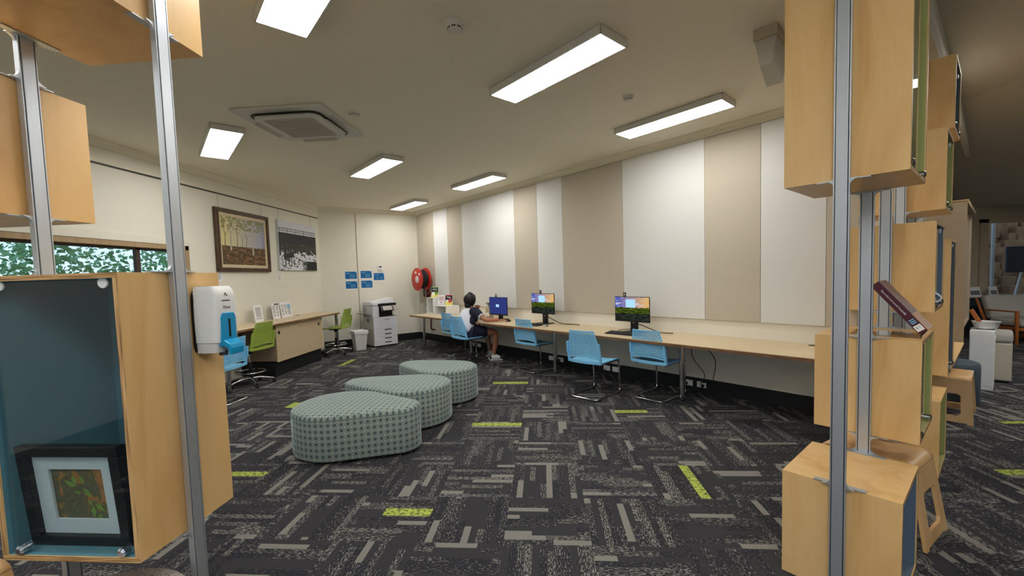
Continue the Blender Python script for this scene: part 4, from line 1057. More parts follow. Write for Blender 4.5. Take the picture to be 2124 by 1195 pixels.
def sled_chair(lb):
    t = thing('sled_chair', lb, 'chair', (0, 0, 0), 0, 'blue perforated sled chairs')
    shell_parts(t, M['blue'], .452)
    w = .19; zt = .425
    P = [(-w, -.19, zt), (-w, .262, zt), (-w, .285, .014), (-w, -.262, .014), (w, -.262, .014), (w, .285, .014), (w, .262, zt), (w, -.19, zt)]
    MB().tube(fillet(P, .06), .011, 10).build('sled_frame', M['chrome'], t, smooth=True)
    b = MB(); b.tube([(-w, -.05, zt), (w, -.05, zt)], .009, 8); b.build('cross_bar', M['chrome'], t, smooth=True)
    for x, y in ((-w, -.2), (w, -.2), (-w, .22), (w, .22)):
        b = MB(); b.box(x - .012, x + .012, y - .03, y + .03, 0, .008); b.build('glide', M['black'], t, bevel=.002)
    return t
CH = [(-3.30, 4.155, .10, 'blue sled chair pulled out and turned, left of the chair before monitor 6'), (-2.70, 4.63, 0.0, 'blue sled chair directly in front of monitor 6'),
      (-4.86, 4.645, .0, 'blue sled chair in front of monitor 5'), (-6.24, 4.31, .0, 'blue sled chair with the person sitting on it'), (-7.02, 4.585, 0, 'empty blue sled chair left of the seated person')]
proto = None
for u, v, rz, lb in CH:
    c = sled_chair(lb) if proto is None else dup(proto)
    if proto is None: proto = c
    place(c, lb, (*UV(u, v), 0), -PI / 4 + rz)
c = dup(proto); place(c, 'blue sled chair at the left counter, half hidden by the hand sanitiser', (-4.24, 5.06, 0), PI / 2)
def draft_stool(lb):
    t = thing('drafting_stool', lb, 'stool', (0, 0, 0), 0, 'green perforated drafting stools')
    zs = .56; shell_parts(t, M['green'], zs)
    b = MB(); b.box(-.10, .10, -.10, .10, zs - .045, zs - .025); b.lathe([(.03, zs - .09), (.045, zs - .045), (0, zs - .045)], n=20); b.build('mechanism', M['black'], t, bevel=.004)
    b = MB(); b.tube([(.05, -.02, zs - .05), (.2, -.04, zs - .055)], .006, 8); b.build('lever', M['black'], t)
    b = MB(); b.cyl((0, 0, .33), (0, 0, zs - .06), .016, n=20); b.build('gas_lift', M['chrome'], t, smooth=True)
    b = MB(); b.lathe([(.026, .1), (.028, .34), (.02, .345), (0, .345)], n=20); b.build('column_sleeve', M['black'], t, smooth=True)
    b = MB(); b.tube([(.2 * math.cos(k * PI / 20), .2 * math.sin(k * PI / 20), .205) for k in range(40)], .010, 8, 0, True)
    b.build('foot_ring', M['chrome'], t, smooth=True)
    b = MB()
    for k in range(4): a = k * PI / 2 + .4; b.tube([(.025 * math.cos(a), .025 * math.sin(a), .205), (.2 * math.cos(a), .2 * math.sin(a), .205)], .007, 8)
    b.lathe([(.04, .185), (.04, .225), (.026, .23)], n=20); b.build('ring_spokes', M['black'], t, smooth=True)
    for k in range(5):
        a = k * 2 * PI / 5 + .3; ca, sa = math.cos(a), math.sin(a)
        b = MB(); b.tube([(0, 0, .105), (.12 * ca, .12 * sa, .11), (.24 * ca, .24 * sa, .085), (.30 * ca, .30 * sa, .068)], [.026, .02, .016, .013], 10); lg = b.build('base_leg', M['chrome'], t, smooth=True)
        b = MB()
        for s in (-1, 1):
            cx, cy = .30 * ca - s * .014 * sa, .30 * sa + s * .014 * ca
            b.cyl((cx - s * -.007 * sa * 0 - .008 * sa, cy + .008 * ca, .026), (cx + .008 * sa, cy - .008 * ca, .026), .026, n=18)
        b.cyl((.30 * ca, .30 * sa, .03), (.30 * ca, .30 * sa, .07), .01, n=10)
        b.build('caster', M['black'], lg, smooth=True)
    return t
g1 = draft_stool('g'); place(g1, 'green drafting stool at the near end of the counter beside the cupboard', (-4.44, 5.93, 0), PI / 2 - .06)
g2 = dup(g1); place(g2, 'green drafting stool at the far end of the counter near the bin', (-4.37, 8.42, 0), PI / 2 + .05)

# ------------------------------------------------------------------ the person at the desk
def skin_obj(name, chains, mats, parent, sub=2, smooth=1.0):
    """chains: list of (verts [(x,y,z,rx,ry)], edges, root index) joined into one mesh"""
    vs, es, rr_, roots = [], [], [], []
    for V, Ed, root in chains:
        o = len(vs)
        for q in V:
            vs.append(q[:3]); rr_.append((q[3], q[4] if len(q) > 4 else q[3]))
        es += [(a + o, c + o) for a, c in Ed]; roots.append(root + o)
    me = bpy.data.meshes.new(name); me.from_pydata(vs, es, [])
    o = bpy.data.objects.new(name, me); C.objects.link(o); o.parent = parent
    me.materials.append(mats)
    sk = o.modifiers.new('skin', 'SKIN'); sk.branch_smoothing = .6; sk.use_smooth_shade = True
    data = me.skin_vertices[0].data if me.skin_vertices else None
    for i, d_ in enumerate(data): d_.radius = rr_[i]; d_.use_root = i in roots
    ss = o.modifiers.new('subsurf', 'SUBSURF'); ss.levels = sub; ss.render_levels = sub
    return o
def chain(pts): return (pts, [(i, i + 1) for i in range(len(pts) - 1)], 0)
pr_ = thing_uv('person', 'person with black hair in white and navy shirt and navy shorts, seated at the desk', 'person', -6.22, 4.31)
V = [(-.02, -.03, .545, .12, .10), (-.045, .0, .68, .12, .10), (-.075, .03, .83, .14, .105), (-.085, .06, .93, .075, .065), (-.09, .085, .985, .046),   # 0-4 pelvis..neck
     (-.095, .105, 1.04, .066, .078), (-.10, .105, 1.105, .082, .092), (-.10, .10, 1.165, .060, .070),                                                # 5-7 head
     (.12, .075, .905, .056), (.27, .055, .825, .045), (.375, .065, .765, .040), (.45, .19, .762, .036), (.50, .285, .757, .026),                       # 8-12 right arm to wrist
     (-.24, .10, .885, .056), (-.22, .22, .815, .046), (-.19, .335, .768, .042), (-.13, .28, .85, .036), (-.07, .225, .915, .027),                      # 13-17 left arm to wrist
     (.075, .02, .525, .098), (.17, .20, .53, .082), (.265, .375, .525, .062), (.25, .375, .33, .056), (.225, .345, .13, .036), (.222, .345, .07, .036), (.29, .46, .035, .03),   # 18-24 right leg
     (-.11, .02, .525, .098), (-.10, .22, .53, .082), (-.10, .42, .525, .062), (-.13, .50, .33, .054), (-.16, .545, .13, .036), (-.16, .55, .07, .036), (-.14, .68, .035, .03)]     # 25-31 left leg
E_ = [(0, 1), (1, 2), (2, 3), (3, 4), (4, 5), (5, 6), (6, 7), (2, 8), (8, 9), (9, 10), (10, 11), (11, 12), (2, 13), (13, 14), (14, 15), (15, 16), (16, 17),
      (0, 18), (18, 19), (19, 20), (20, 21), (21, 22), (22, 23), (23, 24), (0, 25), (25, 26), (26, 27), (27, 28), (28, 29), (29, 30), (30, 31)]
chains = [(V, E_, 0)]
# right hand on the mouse: palm plus five fingers
wd = Vector((.53, .85, 0)).normalized(); ln = Vector((.85, -.53, 0))
wr = Vector((.50, .285, .757))
def add_hand(w, fwd, lat, up, lens, curl, thumb):
    palm = [(*w, .020), (*(w + fwd * .04), .030, .017), (*(w + fwd * .078), .034, .015)]
    chains.append(chain(palm))
    for o, L in zip((-.030, -.010, .010, .029), lens):
        p = w + fwd * .06 + lat * o; q = []
        segs = [0, .028, .028 + L * .42, .028 + L * .76, .028 + L]
        pos = p.copy(); ang = 0.0; last = 0
        for i, s in enumerate(segs):
            dd = fwd * math.cos(ang) - up * math.sin(ang); pos = pos + dd * (s - last); last = s
            q.append((*pos, .0092 - .0006 * i)); ang += curl[min(i, 3)]
        chains.append(chain(q))
    tb = w + fwd * .022 + lat * thumb * .020
    t1 = tb + fwd * .026 + lat * thumb * .022 - up * .004; t2 = t1 + fwd * .026 + lat * thumb * .006 - up * .008; t3 = t2 + fwd * .02 - up * .004
    chains.append(chain([(*tb, .013), (*t1, .011), (*t2, .0095), (*t3, .008)]))
add_hand(wr, wd, ln, Vector((0, 0, 1)), (.062, .070, .066, .052), (.05, .30, .35, .2), -1)
fw = Vector((.10, -.12, .97)).normalized(); lt = Vector((.7, .7, 0)).normalized()
add_hand(Vector((-.07, .225, .915)), fw, lt, fw.cross(lt) * 1, (.06, .068, .064, .05), (.2, .9, .9, .5), 1)
# nose and ears are drawn out of the head surface
fdir = Vector((.0, 1.0, 0)); sdir = Vector((1.0, .0, 0)); hc = Vector((-.10, .105, 1.095))
chains.append(chain([(*(hc + fdir * .070 + Vector((0, 0, .015))), .010), (*(hc + fdir * .092 - Vector((0, 0, .012))), .012), (*(hc + fdir * .082 - Vector((0, 0, .022))), .011)]))
for s in (-1, 1): chains.append(chain([(*(hc + sdir * s * .072 + Vector((0, 0, .012))), .014, .008), (*(hc + sdir * s * .078 - Vector((0, 0, .016))), .011, .007)]))
skin_obj('body', chains, M['skin'], pr_)
def ell(name, c, r, mat, f=None, seg=16, lump=0, keep=None):
    b = MB(); fdx = sdir; fdy = fdir
    def P(a, cc):
        th = a * 2 * PI; ph = (cc - .5) * PI
        d_ = Vector((math.cos(th) * math.cos(ph), math.sin(th) * math.cos(ph), math.sin(ph)))
        k = 1 + lump * (math.sin(d_.x * 9 + d_.z * 7) * math.sin(d_.y * 8 - d_.z * 5))
        q = fdx * d_.x * r[0] * k + fdy * d_.y * r[1] * k + Vector((0, 0, d_.z * r[2] * k)); return tuple(Vector(c) + q)
    b.grid(P, seg * 2, seg); return b.build(name, mat, pr_, smooth=True)
# hair: cap over skull and nape, open at the face
b = MB(); rx, ry, rz_ = .104, .116, .118
n1, n2 = 36, 22
def hp(i, j):
    th = i / n1 * 2 * PI; ph = -1.15 + (PI / 2 + 1.15) * j / n2
    dv = Vector((math.cos(th) * math.cos(ph), math.sin(th) * math.cos(ph), math.sin(ph)))
    k = .97 + .025 * math.sin(th * 5 + j * .5) + .02 * math.sin(th * 13 + j * .7)
    return hc + Vector((0, 0, .012)) - fdir * .014 + sdir * dv.x * rx * k + fdir * dv.y * ry * k + Vector((0, 0, dv.z * rz_ * k)), dv
vs = {}; fs = []
for j in range(n2):
    for i in range(n1):
        mid = hp(i + .5, j + .5)[1]
        if mid.y > .42 and mid.z < .42: continue
        f = []
        for a, c in ((i, j), (i + 1, j), (i + 1, j + 1), (i, j + 1)):
            key = (a % n1, c)
            if key not in vs: vs[key] = len(vs)
            f.append(vs[key])
        fs.append(tuple(f))
inv = sorted(vs, key=vs.get)
b.add([hp(a, c)[0] for a, c in inv], fs); b.build('hair', M['hair'], pr_, smooth=True, solid=.02)
nape = hc - fdir * .075 - Vector((0, 0, .085))
ell('hair_nape', nape, (.072, .048, .060), M['hair'], lump=.08)
for s in (-1, 1): ell('eye', hc + fdir * .083 + sdir * s * .032 + Vector((0, 0, .012)), (.012, .008, .009), M['white'], seg=8)
ell('mouth', hc + fdir * .074 - Vector((0, 0, .052)), (.022, .012, .008), M['dark_red'], seg=8)
# clothing
sv = [(-.03, -.045, .52, .158, .13), (-.035, -.04, .60, .158, .132), (-.055, -.015, .71, .165, .128), (-.085, .015, .83, .178, .128), (-.085, .05, .91, .125, .098), (-.09, .08, .955, .064)]
skin_obj('shirt_body', [chain(sv)], M['shirt_white'], pr_)
skin_obj('shirt_sleeve', [chain([(-.03, .07, .905, .100, .092), (.06, .07, .895, .105, .10), (.135, .068, .875, .092), (.22, .062, .842, .076), (.282, .056, .816, .068)])], M['navy'], pr_)
skin_obj('shirt_sleeve', [chain([(-.14, .075, .885, .09), (-.24, .10, .880, .080), (-.225, .19, .83, .066), (-.215, .235, .805, .062)])], M['navy'], pr_)
b = MB(); b.lathe([(.064, -.008), (.067, 0), (.064, .008)], c=(0, 0, 0), n=20, T=frameT((.283, .055, .818), (0, 1, 0), (.45, 0, .89))); b.build('sleeve_cuff', M['shirt_white'], pr_, smooth=True, solid=.004)
skin_obj('shirt_panel', [chain([(.06, .06, .84, .095, .085), (.062, .03, .74, .078, .085), (.062, .0, .66, .072)])], M['navy'], pr_)
sh = [(-.02, -.03, .565, .165, .135), (.075, .03, .535, .125), (.15, .165, .535, .112), (.205, .265, .533, .098), (-.11, .03, .535, .125), (-.10, .18, .535, .112), (-.10, .30, .533, .098)]
skin_obj('shorts', [(sh, [(0, 1), (1, 2), (2, 3), (0, 4), (4, 5), (5, 6)], 0)], M['navy'], pr_)
for a, h, tt in (((.224, .345), (.205, .31), (.30, .475)), ((-.16, .55), (-.165, .515), (-.135, .69))):
    skin_obj('sock', [chain([(a[0], a[1], .15, .042), (a[0], a[1], .09, .043)])], M['shoe'], pr_, 1)
    dirv = Vector((tt[0] - h[0], tt[1] - h[1], 0)).normalized()
    skin_obj('sneaker', [chain([(h[0] - dirv.x * .01, h[1] - dirv.y * .01, .055, .046, .052), (a[0], a[1], .065, .054, .058), ((a[0] + tt[0]) / 2, (a[1] + tt[1]) / 2, .048, .052, .046), (tt[0] - dirv.x * .025, tt[1] - dirv.y * .025, .040, .048, .040)])], M['shoe'], pr_)
    b = MB(); n = Vector((-dirv.y, dirv.x, 0)); A = Vector((h[0], h[1], 0)) - dirv * .040; L_ = .242
    outl = [(0, -.028), (.03, -.036), (.14, -.036), (.20, -.040), (.232, -.026), (.242, 0), (.232, .026), (.20, .040), (.14, .036), (.03, .036), (0, .028)]
    b.prism(outl, lambda p, q, z: tuple(A + dirv * p + n * q + Vector((0, 0, z))), .0, .016); b.build('sneaker_sole', M['shoe'], pr_)
t = thing_uv('headphones', 'black over-ear headphones on the seated person', 'headphones', -6.22, 4.31)
cc = hc + Vector((0, 0, .008)) - fdir * .008
b = MB(); b.tube([cc + sdir * .118 * math.cos(k * PI / 20) + Vector((0, 0, .14 * math.sin(k * PI / 20))) for k in range(21)], .011, 10); b.build('headband', M['darkgrey'], t, smooth=True)
for s in (-1, 1):
    b = MB(); b.cyl(cc + sdir * s * .100, cc + sdir * s * .128, .036, .030, n=24); b.build('ear_cup', M['black'], t, smooth=True)

# ------------------------------------------------------------------ display cases and posts
def case(lb, loc, rz, W, Dp, H, lining, glassy=True, name='display_case', front_edges=True, clips=True):
    t = thing(name, lb, 'display case', loc, rz, 'plywood display cases'); e = .018
    b = MB(); b.box(0, Dp, 0, W, 0, e); b.box(0, Dp, 0, W, H - e, H); b.box(0, Dp, 0, e, e, H - e); b.box(0, Dp, W - e, W, e, H - e); b.box(0, e, e, W - e, e, H - e)
    b.build('carcass', M['ply'], t)
    b = MB(); q = .0012
    b.box(Dp, Dp + q, 0, W, 0, e); b.box(Dp, Dp + q, 0, W, H - e, H); b.box(Dp, Dp + q, 0, e, e, H - e, 1); b.box(Dp, Dp + q, W - e, W, e, H - e, 1)
    b.build('front_edging', [M['edge'], M['edge_v']], t)
    b = MB(); x1 = Dp - .004
    b.box(e, x1, e, W - e, e, e + q); b.box(e, x1, e, W - e, H - e - q, H - e); b.box(e, x1, e, e + q, e, H - e); b.box(e, x1, W - e - q, W - e, e, H - e); b.box(e, e + q, e, W - e, e, H - e)
    b.build('lining', lining, t)
    if glassy:
        b = MB(); xg = Dp - .016; b.quad((xg, e + .004, e + .004), (xg, W - e - .004, e + .004), (xg, W - e - .004, H - e - .004), (xg, e + .004, H - e - .004)); b.build('glass_door', M['glass'], t)
        if clips:
            for y in (W * .13, W * .87):
                b = MB(); b.lathe([(.017, 0), (.017, .022), (.010, .028), (0, .028)], n=20, T=frameT((xg - .004, y, e + .018), (0, 1, 0), (0, 0, 1))); b.build('glass_clip', M['chrome'], t, smooth=True)
                b = MB(); b.lathe([(.018, 0), (.018, .006), (0, .006)], n=20, T=frameT((xg - .001, y, H - e - .016), (0, 1, 0), (0, 0, 1))); b.build('hinge_disc', M['white'], t, smooth=True)
    return t
U0 = -.690
def rcase(lb, v, z, H, lining, **k): return case(lb, (*UV(U0, v), z), -PI / 4, .504, .44, H, lining, **k)
rcase('low plywood case with blue inside standing on the carpet in front', 2.3235, .004, .514, M['case_blue'], glassy=False)
rcase('tall plywood case hanging high at the front right, olive inside', 2.3235, 1.897, 1.02, M['case_green'])
rcase('plywood case with olive inside carrying the book on its stand', 2.856, .614, .522, M['case_green'])
rcase('square plywood case at eye height behind the book, blue inside', 3.389, 1.238, .52, M['case_blue'])
rcase('plywood case with olive inside hanging above eye height, third along', 3.924, 1.868, .52, M['case_green'])
rcase('low open plywood case with olive inside behind the front bentwood stool', 3.924, .076, .52, M['case_green'], glassy=False)
rcase('highest plywood case with grey inside, near the ceiling', 4.459, 2.49, .52, M['case_grey'])
rcase('tall plywood case reaching down to knee height, grey inside', 4.459, .672, 1.02, M['case_grey'])
def lcase(lb, x, z, H, lining, **k): return case(lb, (x, 1.75, z), -PI / 2, .532, .44, H, lining, **k)
lcase('tall plywood case with teal inside and glass front holding a framed picture', -1.965, .554, 1.018, M['teal'])
lcase('plywood case hanging at the top left corner near the ceiling', -1.965, 2.495, .52, M['teal'])
lcase('plywood case hanging at mid height at the left edge', -2.530, 1.81, .517, M['case_grey'])
def post(lb, loc, rz, brackets, z1=CEIL, z0=0):
    """brackets: (z, side, lift) plates clamping case edges; side = +1/-1 along local y"""
    t = thing('display_post', lb, 'post', loc, rz, 'aluminium display posts')
    b = MB(); h = .012
    b.box(-.021, .021, -h, h, z0, z1); b.box(-.0295, -.0245, -h * .9, h * .9, z0, z1); b.box(.0245, .0295, -h * .9, h * .9, z0, z1)
    b.build('extrusion', M['alu'], t, bevel=.0012)
    b = MB(); b.box(-.0245, -.021, -h * .6, h * .6, z0, z1); b.box(.021, .0245, -h * .6, h * .6, z0, z1); b.build('groove', M['alu_dark'], t)
    b = MB(); b.box(-.06, .06, -.0125, .0125, z0, z0 + .006); b.build('end_plate', M['steel'], t)
    for z, side, up in brackets:
        b = MB(); q = .004
        b.box(-.095, .095, min(side * .010, side * .040), max(side * .010, side * .040), z, z + q) if up else b.box(-.095, .095, min(side * .010, side * .040), max(side * .010, side * .040), z - q, z)
        # curved gussets from the post into the plate
        sg = 1 if up else -1
        for s in (-1, 1):
            pf = [(s * .0295, z)] + [(s * (.0295 + .028 * (1 - math.cos(k * PI / 12))), z + sg * (q + .028 * (1 - math.sin(k * PI / 12)))) for k in range(7)] + [(s * .0575, z)]
            b.prism(pf, lambda a, c, dd: (a, dd, c), -.006, .006)
        b.build('bracket', M['alu'], t)
    return t
def rpost(lb, v, br, z0=0): return post(lb, (*UV(-.465, v), 0), -PI / 4, br, z0=z0)
rpost('front aluminium display post before the lowest plywood case', 2.3090, [(.519, 1, True), (1.896, 1, False)])
rpost('second aluminium display post, rising behind the low blue-lined case', 2.8420, [(.519, -1, True), (1.896, -1, False), (1.137, 1, True), (.613, 1, False)])
rpost('third aluminium display post, just left of the book', 3.3745, [(1.137, -1, True), (1.237, 1, False)], z0=.455)
rpost('fourth aluminium display post, left of the square eye height case', 3.9085, [(1.867, 1, False), (1.759, -1, True)])
rpost('fifth aluminium display post, glimpsed under the third hanging case', 4.4435, [(1.867, -1, False), (1.693, 1, True)])
rpost('sixth aluminium display post, behind the tall knee height case', 4.9780, [(1.693, -1, True)])
post('front left aluminium display post beside the hand sanitiser', (-1.4185, 1.53, 0), PI / 2, [(2.494, 1, False), (1.573, 1, True), (.553, 1, False)])
post('second left aluminium display post, between the hanging plywood cases', (-1.9815, 1.53, 0), PI / 2, [(2.494, -1, False), (1.809, 1, False), (2.328, 1, True), (1.573, -1, True), (.553, -1, False)])
# framed picture inside the left case
t = thing('framed_picture', 'small leafy picture in a deep black frame inside the left glass case', 'picture', (-1.725, 1.398, .5745), 0)
Tt = Matrix.Rotation(.075, 4, 'X'); T = Tt @ frameT((0, 0, 0), (1, 0, 0), (0, 0, 1)); W, H = .40, .385
b = MB(); ring(b, W, H, .038, -.0, .032); ring(b, W - .02, H - .02, .02, -.02, .0, 0, .01); b.build('frame', M['black'], t, bevel=.003)
b = MB(); ring(b, W - .072, H - .072, .058, .004, .012, 0, .036); b.build('mount', M['mat_board'], t)
b = MB(); x0, x1, y0, y1 = -W / 2 + .09, W / 2 - .09, .09, H - .09
b.add([T @ Vector(p) for p in ((x0, y0, .003), (x1, y0, .003), (x1, y1, .003), (x0, y1, .003))], [(0, 1, 2, 3)], 0, [((0, 0), (1, 0), (1, 1), (0, 1))])
pw, ph = x1 - x0, y1 - y0
for (a, c, an, L_) in ((.42, .62, 2.6, .05), (.55, .60, -.9, .05), (.40, .85, -1.4, .045), (.52, .84, -1.2, .04), (.72, .30, -.7, .05), (.68, .26, -1.6, .05), (.80, .12, -1.9, .04), (.75, .09, -1.5, .035), (.5, .5, 2.9, .03), (.62, .38, -1.2, .03)):
    p = Vector(pp(a, c)); q = p + Vector((math.cos(an), math.sin(an))) * L_; n = Vector((-(q - p).y, (q - p).x)).normalized() * L_ * .22; m_ = p.lerp(q, .4)
    b.add([T @ Vector((*w_, .0036)) for w_ in (p, m_ + n, q, m_ - n)], [(0, 1, 2, 3)], 1)
b.build('artwork', [M['forest'], M['leaf_paint']], t)
# hand sanitiser on the side of the left case
t = thing('hand_sanitiser_dispenser', 'white and cyan hand sanitiser dispenser on the left plywood case', 'dispenser', (-1.4325, 1.655, 1.236), PI / 2)
# local: x along the case face (+x -> world +y), -y out of the face
b = MB(); b.prism(rr(.062, .02), lambda a, c, s: (a, -s, .133 + c * 2.12), 0, .012); b.build('back_plate', M['black'], t, bevel=.003)
def superbox(z0, z1, sc, dep_max):
    b = MB(); NZ, NA = 18, 20; vs = []
    for j in range(NZ + 1):
        f = j / NZ; z = z0 + (z1 - z0) * f; g = (z - 0.0) / .278
        top = 1.0 if g < .86 else math.sqrt(max(0, 1 - ((g - .86) / .145) ** 2))
        dep = dep_max * (1 - .10 * (abs(g - .55) / .55) ** 2) * (.80 + .2 * top); hw = .060 * sc * (.94 + .06 * math.sin(g * PI)) * (.86 + .14 * top)
        for k in range(NA + 1):
            ang = PI * k / NA; cx = math.copysign(abs(math.cos(ang)) ** (2 / 9.0), math.cos(ang)); sy = abs(math.sin(ang)) ** (2 / 9.0)
            vs.append((cx * hw, -.010 - sy * (dep - .010), z))
    fs = [(j * (NA + 1) + k, j * (NA + 1) + k + 1, (j + 1) * (NA + 1) + k + 1, (j + 1) * (NA + 1) + k) for j in range(NZ) for k in range(NA)]
    fs.append(tuple(range(NA, -1, -1))); fs.append(tuple(range(NZ * (NA + 1), (NZ + 1) * (NA + 1))))
    return b.add(vs, fs)
superbox(.046, .278, 1.0, .112).build('cover', M['white'], t, smooth=True)
superbox(.004, .044, .95, .104).build('lower_housing', M['white_metal'], t, smooth=True)
b = MB(); b.prism([(-.044, .045), (.036, .045), (.036, .15), (.026, .168), (-.034, .168), (-.044, .15)], lambda a, c, s: (a, -s, c), .10, .1165); b.build('push_panel', M['cyan'], t, bevel=.004)
b = MB(); b.prism([(.095, .052), (.119, .056), (.142, .040), (.147, .022), (.145, -.004), (.138, -.005), (.134, .018), (.12, .03), (.095, .03)], lambda a, c, s: (s, -a, c), -.042, .034); b.build('push_lever', M['cyan'], t, bevel=.004)
b = MB(); b.prism([(-.009, .065), (.002, .065), (.002, .142), (-.009, .142)], lambda a, c, s: (a, -s, c), .1166, .1176); b.build('level_window', M['ink_dark'], t)
b = MB(); b.cyl((0, -.08, -.012), (0, -.08, .012), .016, n=20); b.build('nozzle', M['darkgrey'], t, smooth=True)
yt = -.1142
text('Duxe', .018, M['ink'], t, frameT((-.006, -.1112, .190), (1, 0, 0), (0, 0, 1)), extrude=.0012)
text('Hand Sanitiser', .0078, M['ink_dark'], t, frameT((-.006, -.1092, .218), (1, 0, 0), (0, 0, 1)), extrude=.002)
b = MB()
for x, z, r in ((0, .252, .0035), (.006, .245, .003), (-.006, .245, .002)): b.lathe([(r, 0), (r, .004), (0, .004)], n=12, T=frameT((x - .006, -.1055, z - .006), (1, 0, 0), (0, 0, 1)))
b.build('emblem', M['ink_dark'], t)
# book on an acrylic easel
zb = 1.137
t = thing_uv('acrylic_easel', 'clear acrylic easel on the olive-lined case under the book', 'easel', -.42, 3.06, zb)
b = MB(); b.box(-.16, .16, -.11, .11, 0, .005); b.build('base', M['acrylic'], t)
b = MB(); b.box(.155, .16, -.11, .11, .005, .03); b.build('lip', M['acrylic'], t)
Tb = Matrix.Translation((.145, 0, .012)) @ Matrix.Rotation(PI - .92, 4, 'Y').inverted()
ang = math.atan2(.255, .20)
def BKT(along, across, up):
    """book frame: along = from the foot up the slope (towards -u), up = normal of the slope"""
    ca, sa = math.cos(ang), math.sin(ang); x = .150 - along * ca + up * sa; z = .020 + along * sa + up * ca
    return (x, across, z)
def bbox(b, a0, a1, c0, c1, u0, u1, m=0):
    vs = [BKT(a, c, w) for a in (a0, a1) for c in (c0, c1) for w in (u0, u1)]
    b.add(vs, [(0, 1, 3, 2), (4, 6, 7, 5), (0, 4, 5, 1), (2, 3, 7, 6), (0, 2, 6, 4), (1, 5, 7, 3)], m)
b = MB(); bbox(b, 0, .2, -.06, .06, -.006, -.001); b.build('back_rest', M['acrylic'], t)
b = MB(); b.tube([(-.10, .08, .006), (-.10, .08, .14)], .012, 12); b.build('strut', M['acrylic'], t)
t = thing_uv('hardcover_book', 'thick maroon hardcover book propped on the acrylic easel', 'book', -.42, 3.06, zb)
b = MB(); BL = .315; c0, c1 = -.105, .105
bbox(b, 0, BL, c0, c1, 0, .003); bbox(b, 0, BL, c0, c0 + .003, .003, .040); b.build('cover', M['book_cover'], t)
b = MB(); bbox(b, 0, .10, c0, c1, .040, .043, 1); bbox(b, .10, BL, c0, c1, .040, .043, 0); b.build('front_board', [M['book_front'], M['book_orange']], t)
b = MB(); bbox(b, .004, BL - .004, c0 + .003, c1 - .003, .003, .040); b.build('pages', M['linen'], t)
ca, sa = math.cos(ang), math.sin(ang)
P = BKT(.19, c0 - .0008, .021); text('Recorded and Loved Australia', .013, M['paper'], t, frameT(P, (ca, 0, -sa), (sa, 0, ca)), .0004)
b = MB(); bbox(b, .012, .045, c0 - .0008, c0, .004, .036); b.build('spine_label', M['paper'], t)
P = BKT(.03, c0 - .0014, .02); text('R 7', .014, M['ink_dark'], t, frameT(P, (sa, 0, ca), (-ca, 0, sa)), .0004)
b = MB()
for a in (.055, .064, .074): bbox(b, a, a + .005, c0 - .0006, c0, .008, .032)
b.build('spine_bars', M['poster_light'], t)
# little things inside the far cases
t = thing_uv('ceramic_mug', 'small white and blue mug inside the square eye height case', 'mug', -.30, 3.60, 1.2600)
b = MB(); b.lathe([(.03, 0), (.04, .01), (.042, .09), (.038, .09), (.036, .012), (0, .012)], n=24); b.build('cup', M['white'], t, smooth=True)
b = MB(); b.lathe([(.0425, .05), (.0428, .07), (.0425, .07)], n=24); b.build('blue_band', M['poster_blue'], t)
b = MB(); b.tube([(.04 + .0 * k + .022 * math.sin(k * PI / 8), 0, .02 + k * .007) for k in range(9)], .005, 8); b.build('handle', M['white'], t, smooth=True)
for k, (v, z, lb) in enumerate(((4.70, .692, 'white folded brochure standing low in the tall knee height case'), (4.62, .692, 'white card standing in front of the brochure in the tall knee height case'))):
    t = thing_uv('folded_brochure', lb, 'brochure', -.32 + k * .03, v, z, PI / 2, 'brochures in the tall case')
    b = MB(); h = .30 - k * .12; b.box(-.07, .07, 0, .002, 0, h); b.build('front_leaf', M['paper'], t)
    b = MB(); b.box(-.07, .07, .03, .032, 0, h); b.box(-.07, .07, 0, .032, h, h + .002); b.build('back_leaf', M['paper'], t)
    b = MB(); b.box(-.05, .05, -.001, 0, h * .5, h * .85); b.build('picture', M['ink'], t)

# ------------------------------------------------------------------ joinery beyond the cases
b = MB(); b.box(-.38, .18, -.73, .73, 0, .02); b.build
t = thing_uv('display_ledge', 'plywood ledge running from the tall case to the big taupe cabinet', 'shelf', -.43, 5.735, .655)
b = MB(); b.box(-.40, .18, -.735, .735, 0, .02); b.build('board', M['ply_h'], t, bevel=.002)
b = MB(); b.box(-.40, -.36, -.735, .735, -.08, 0); b.build('wall_cleat', M['ply'], t)
t = thing_uv('tall_cabinet', 'big taupe cabinet with plywood edges and an open side beyond the cases', 'cabinet', -.58, 6.5, .66)
b = MB(); b.box(-.30, .325, 0, .012, .0, 1.48); b.build('end_panel', M['cab_taupe'], t)
b = MB(); b.box(-.30, .33, 0, 1.75, 1.48, 1.502); b.box(-.30, .30, .012, 1.75, .10, .125); b.box(-.30, -.28, .012, 1.75, .125, 1.48); b.box(-.28, .30, 1.73, 1.75, .125, 1.48); b.build('carcass', M['cab_taupe'], t)
b = MB(); b.box(-.30, .333, -.003, 1.755, 1.504, 1.512); b.build('top_edging', M['ply'], t)
b = MB(); b.box(.26, .275, .03, 1.72, .13, 1.47); b.build('back_panel', M['cab_taupe'], t)
t = thing_uv('wall_cabinet', 'plywood wall cabinet glimpsed between the first two posts', 'cabinet', -.93, VW - .03, 1.13)
cwx = MB(); cwx.box(-.06, .02, -.16, 0, 0, .70); cwx.build('carcass', M['ply'], t, bevel=.002)
cwx = MB(); cwx.box(-.06, .02, -.178, -.161, .004, .696); cwx.build('door', M['ply'], t, bevel=.001)

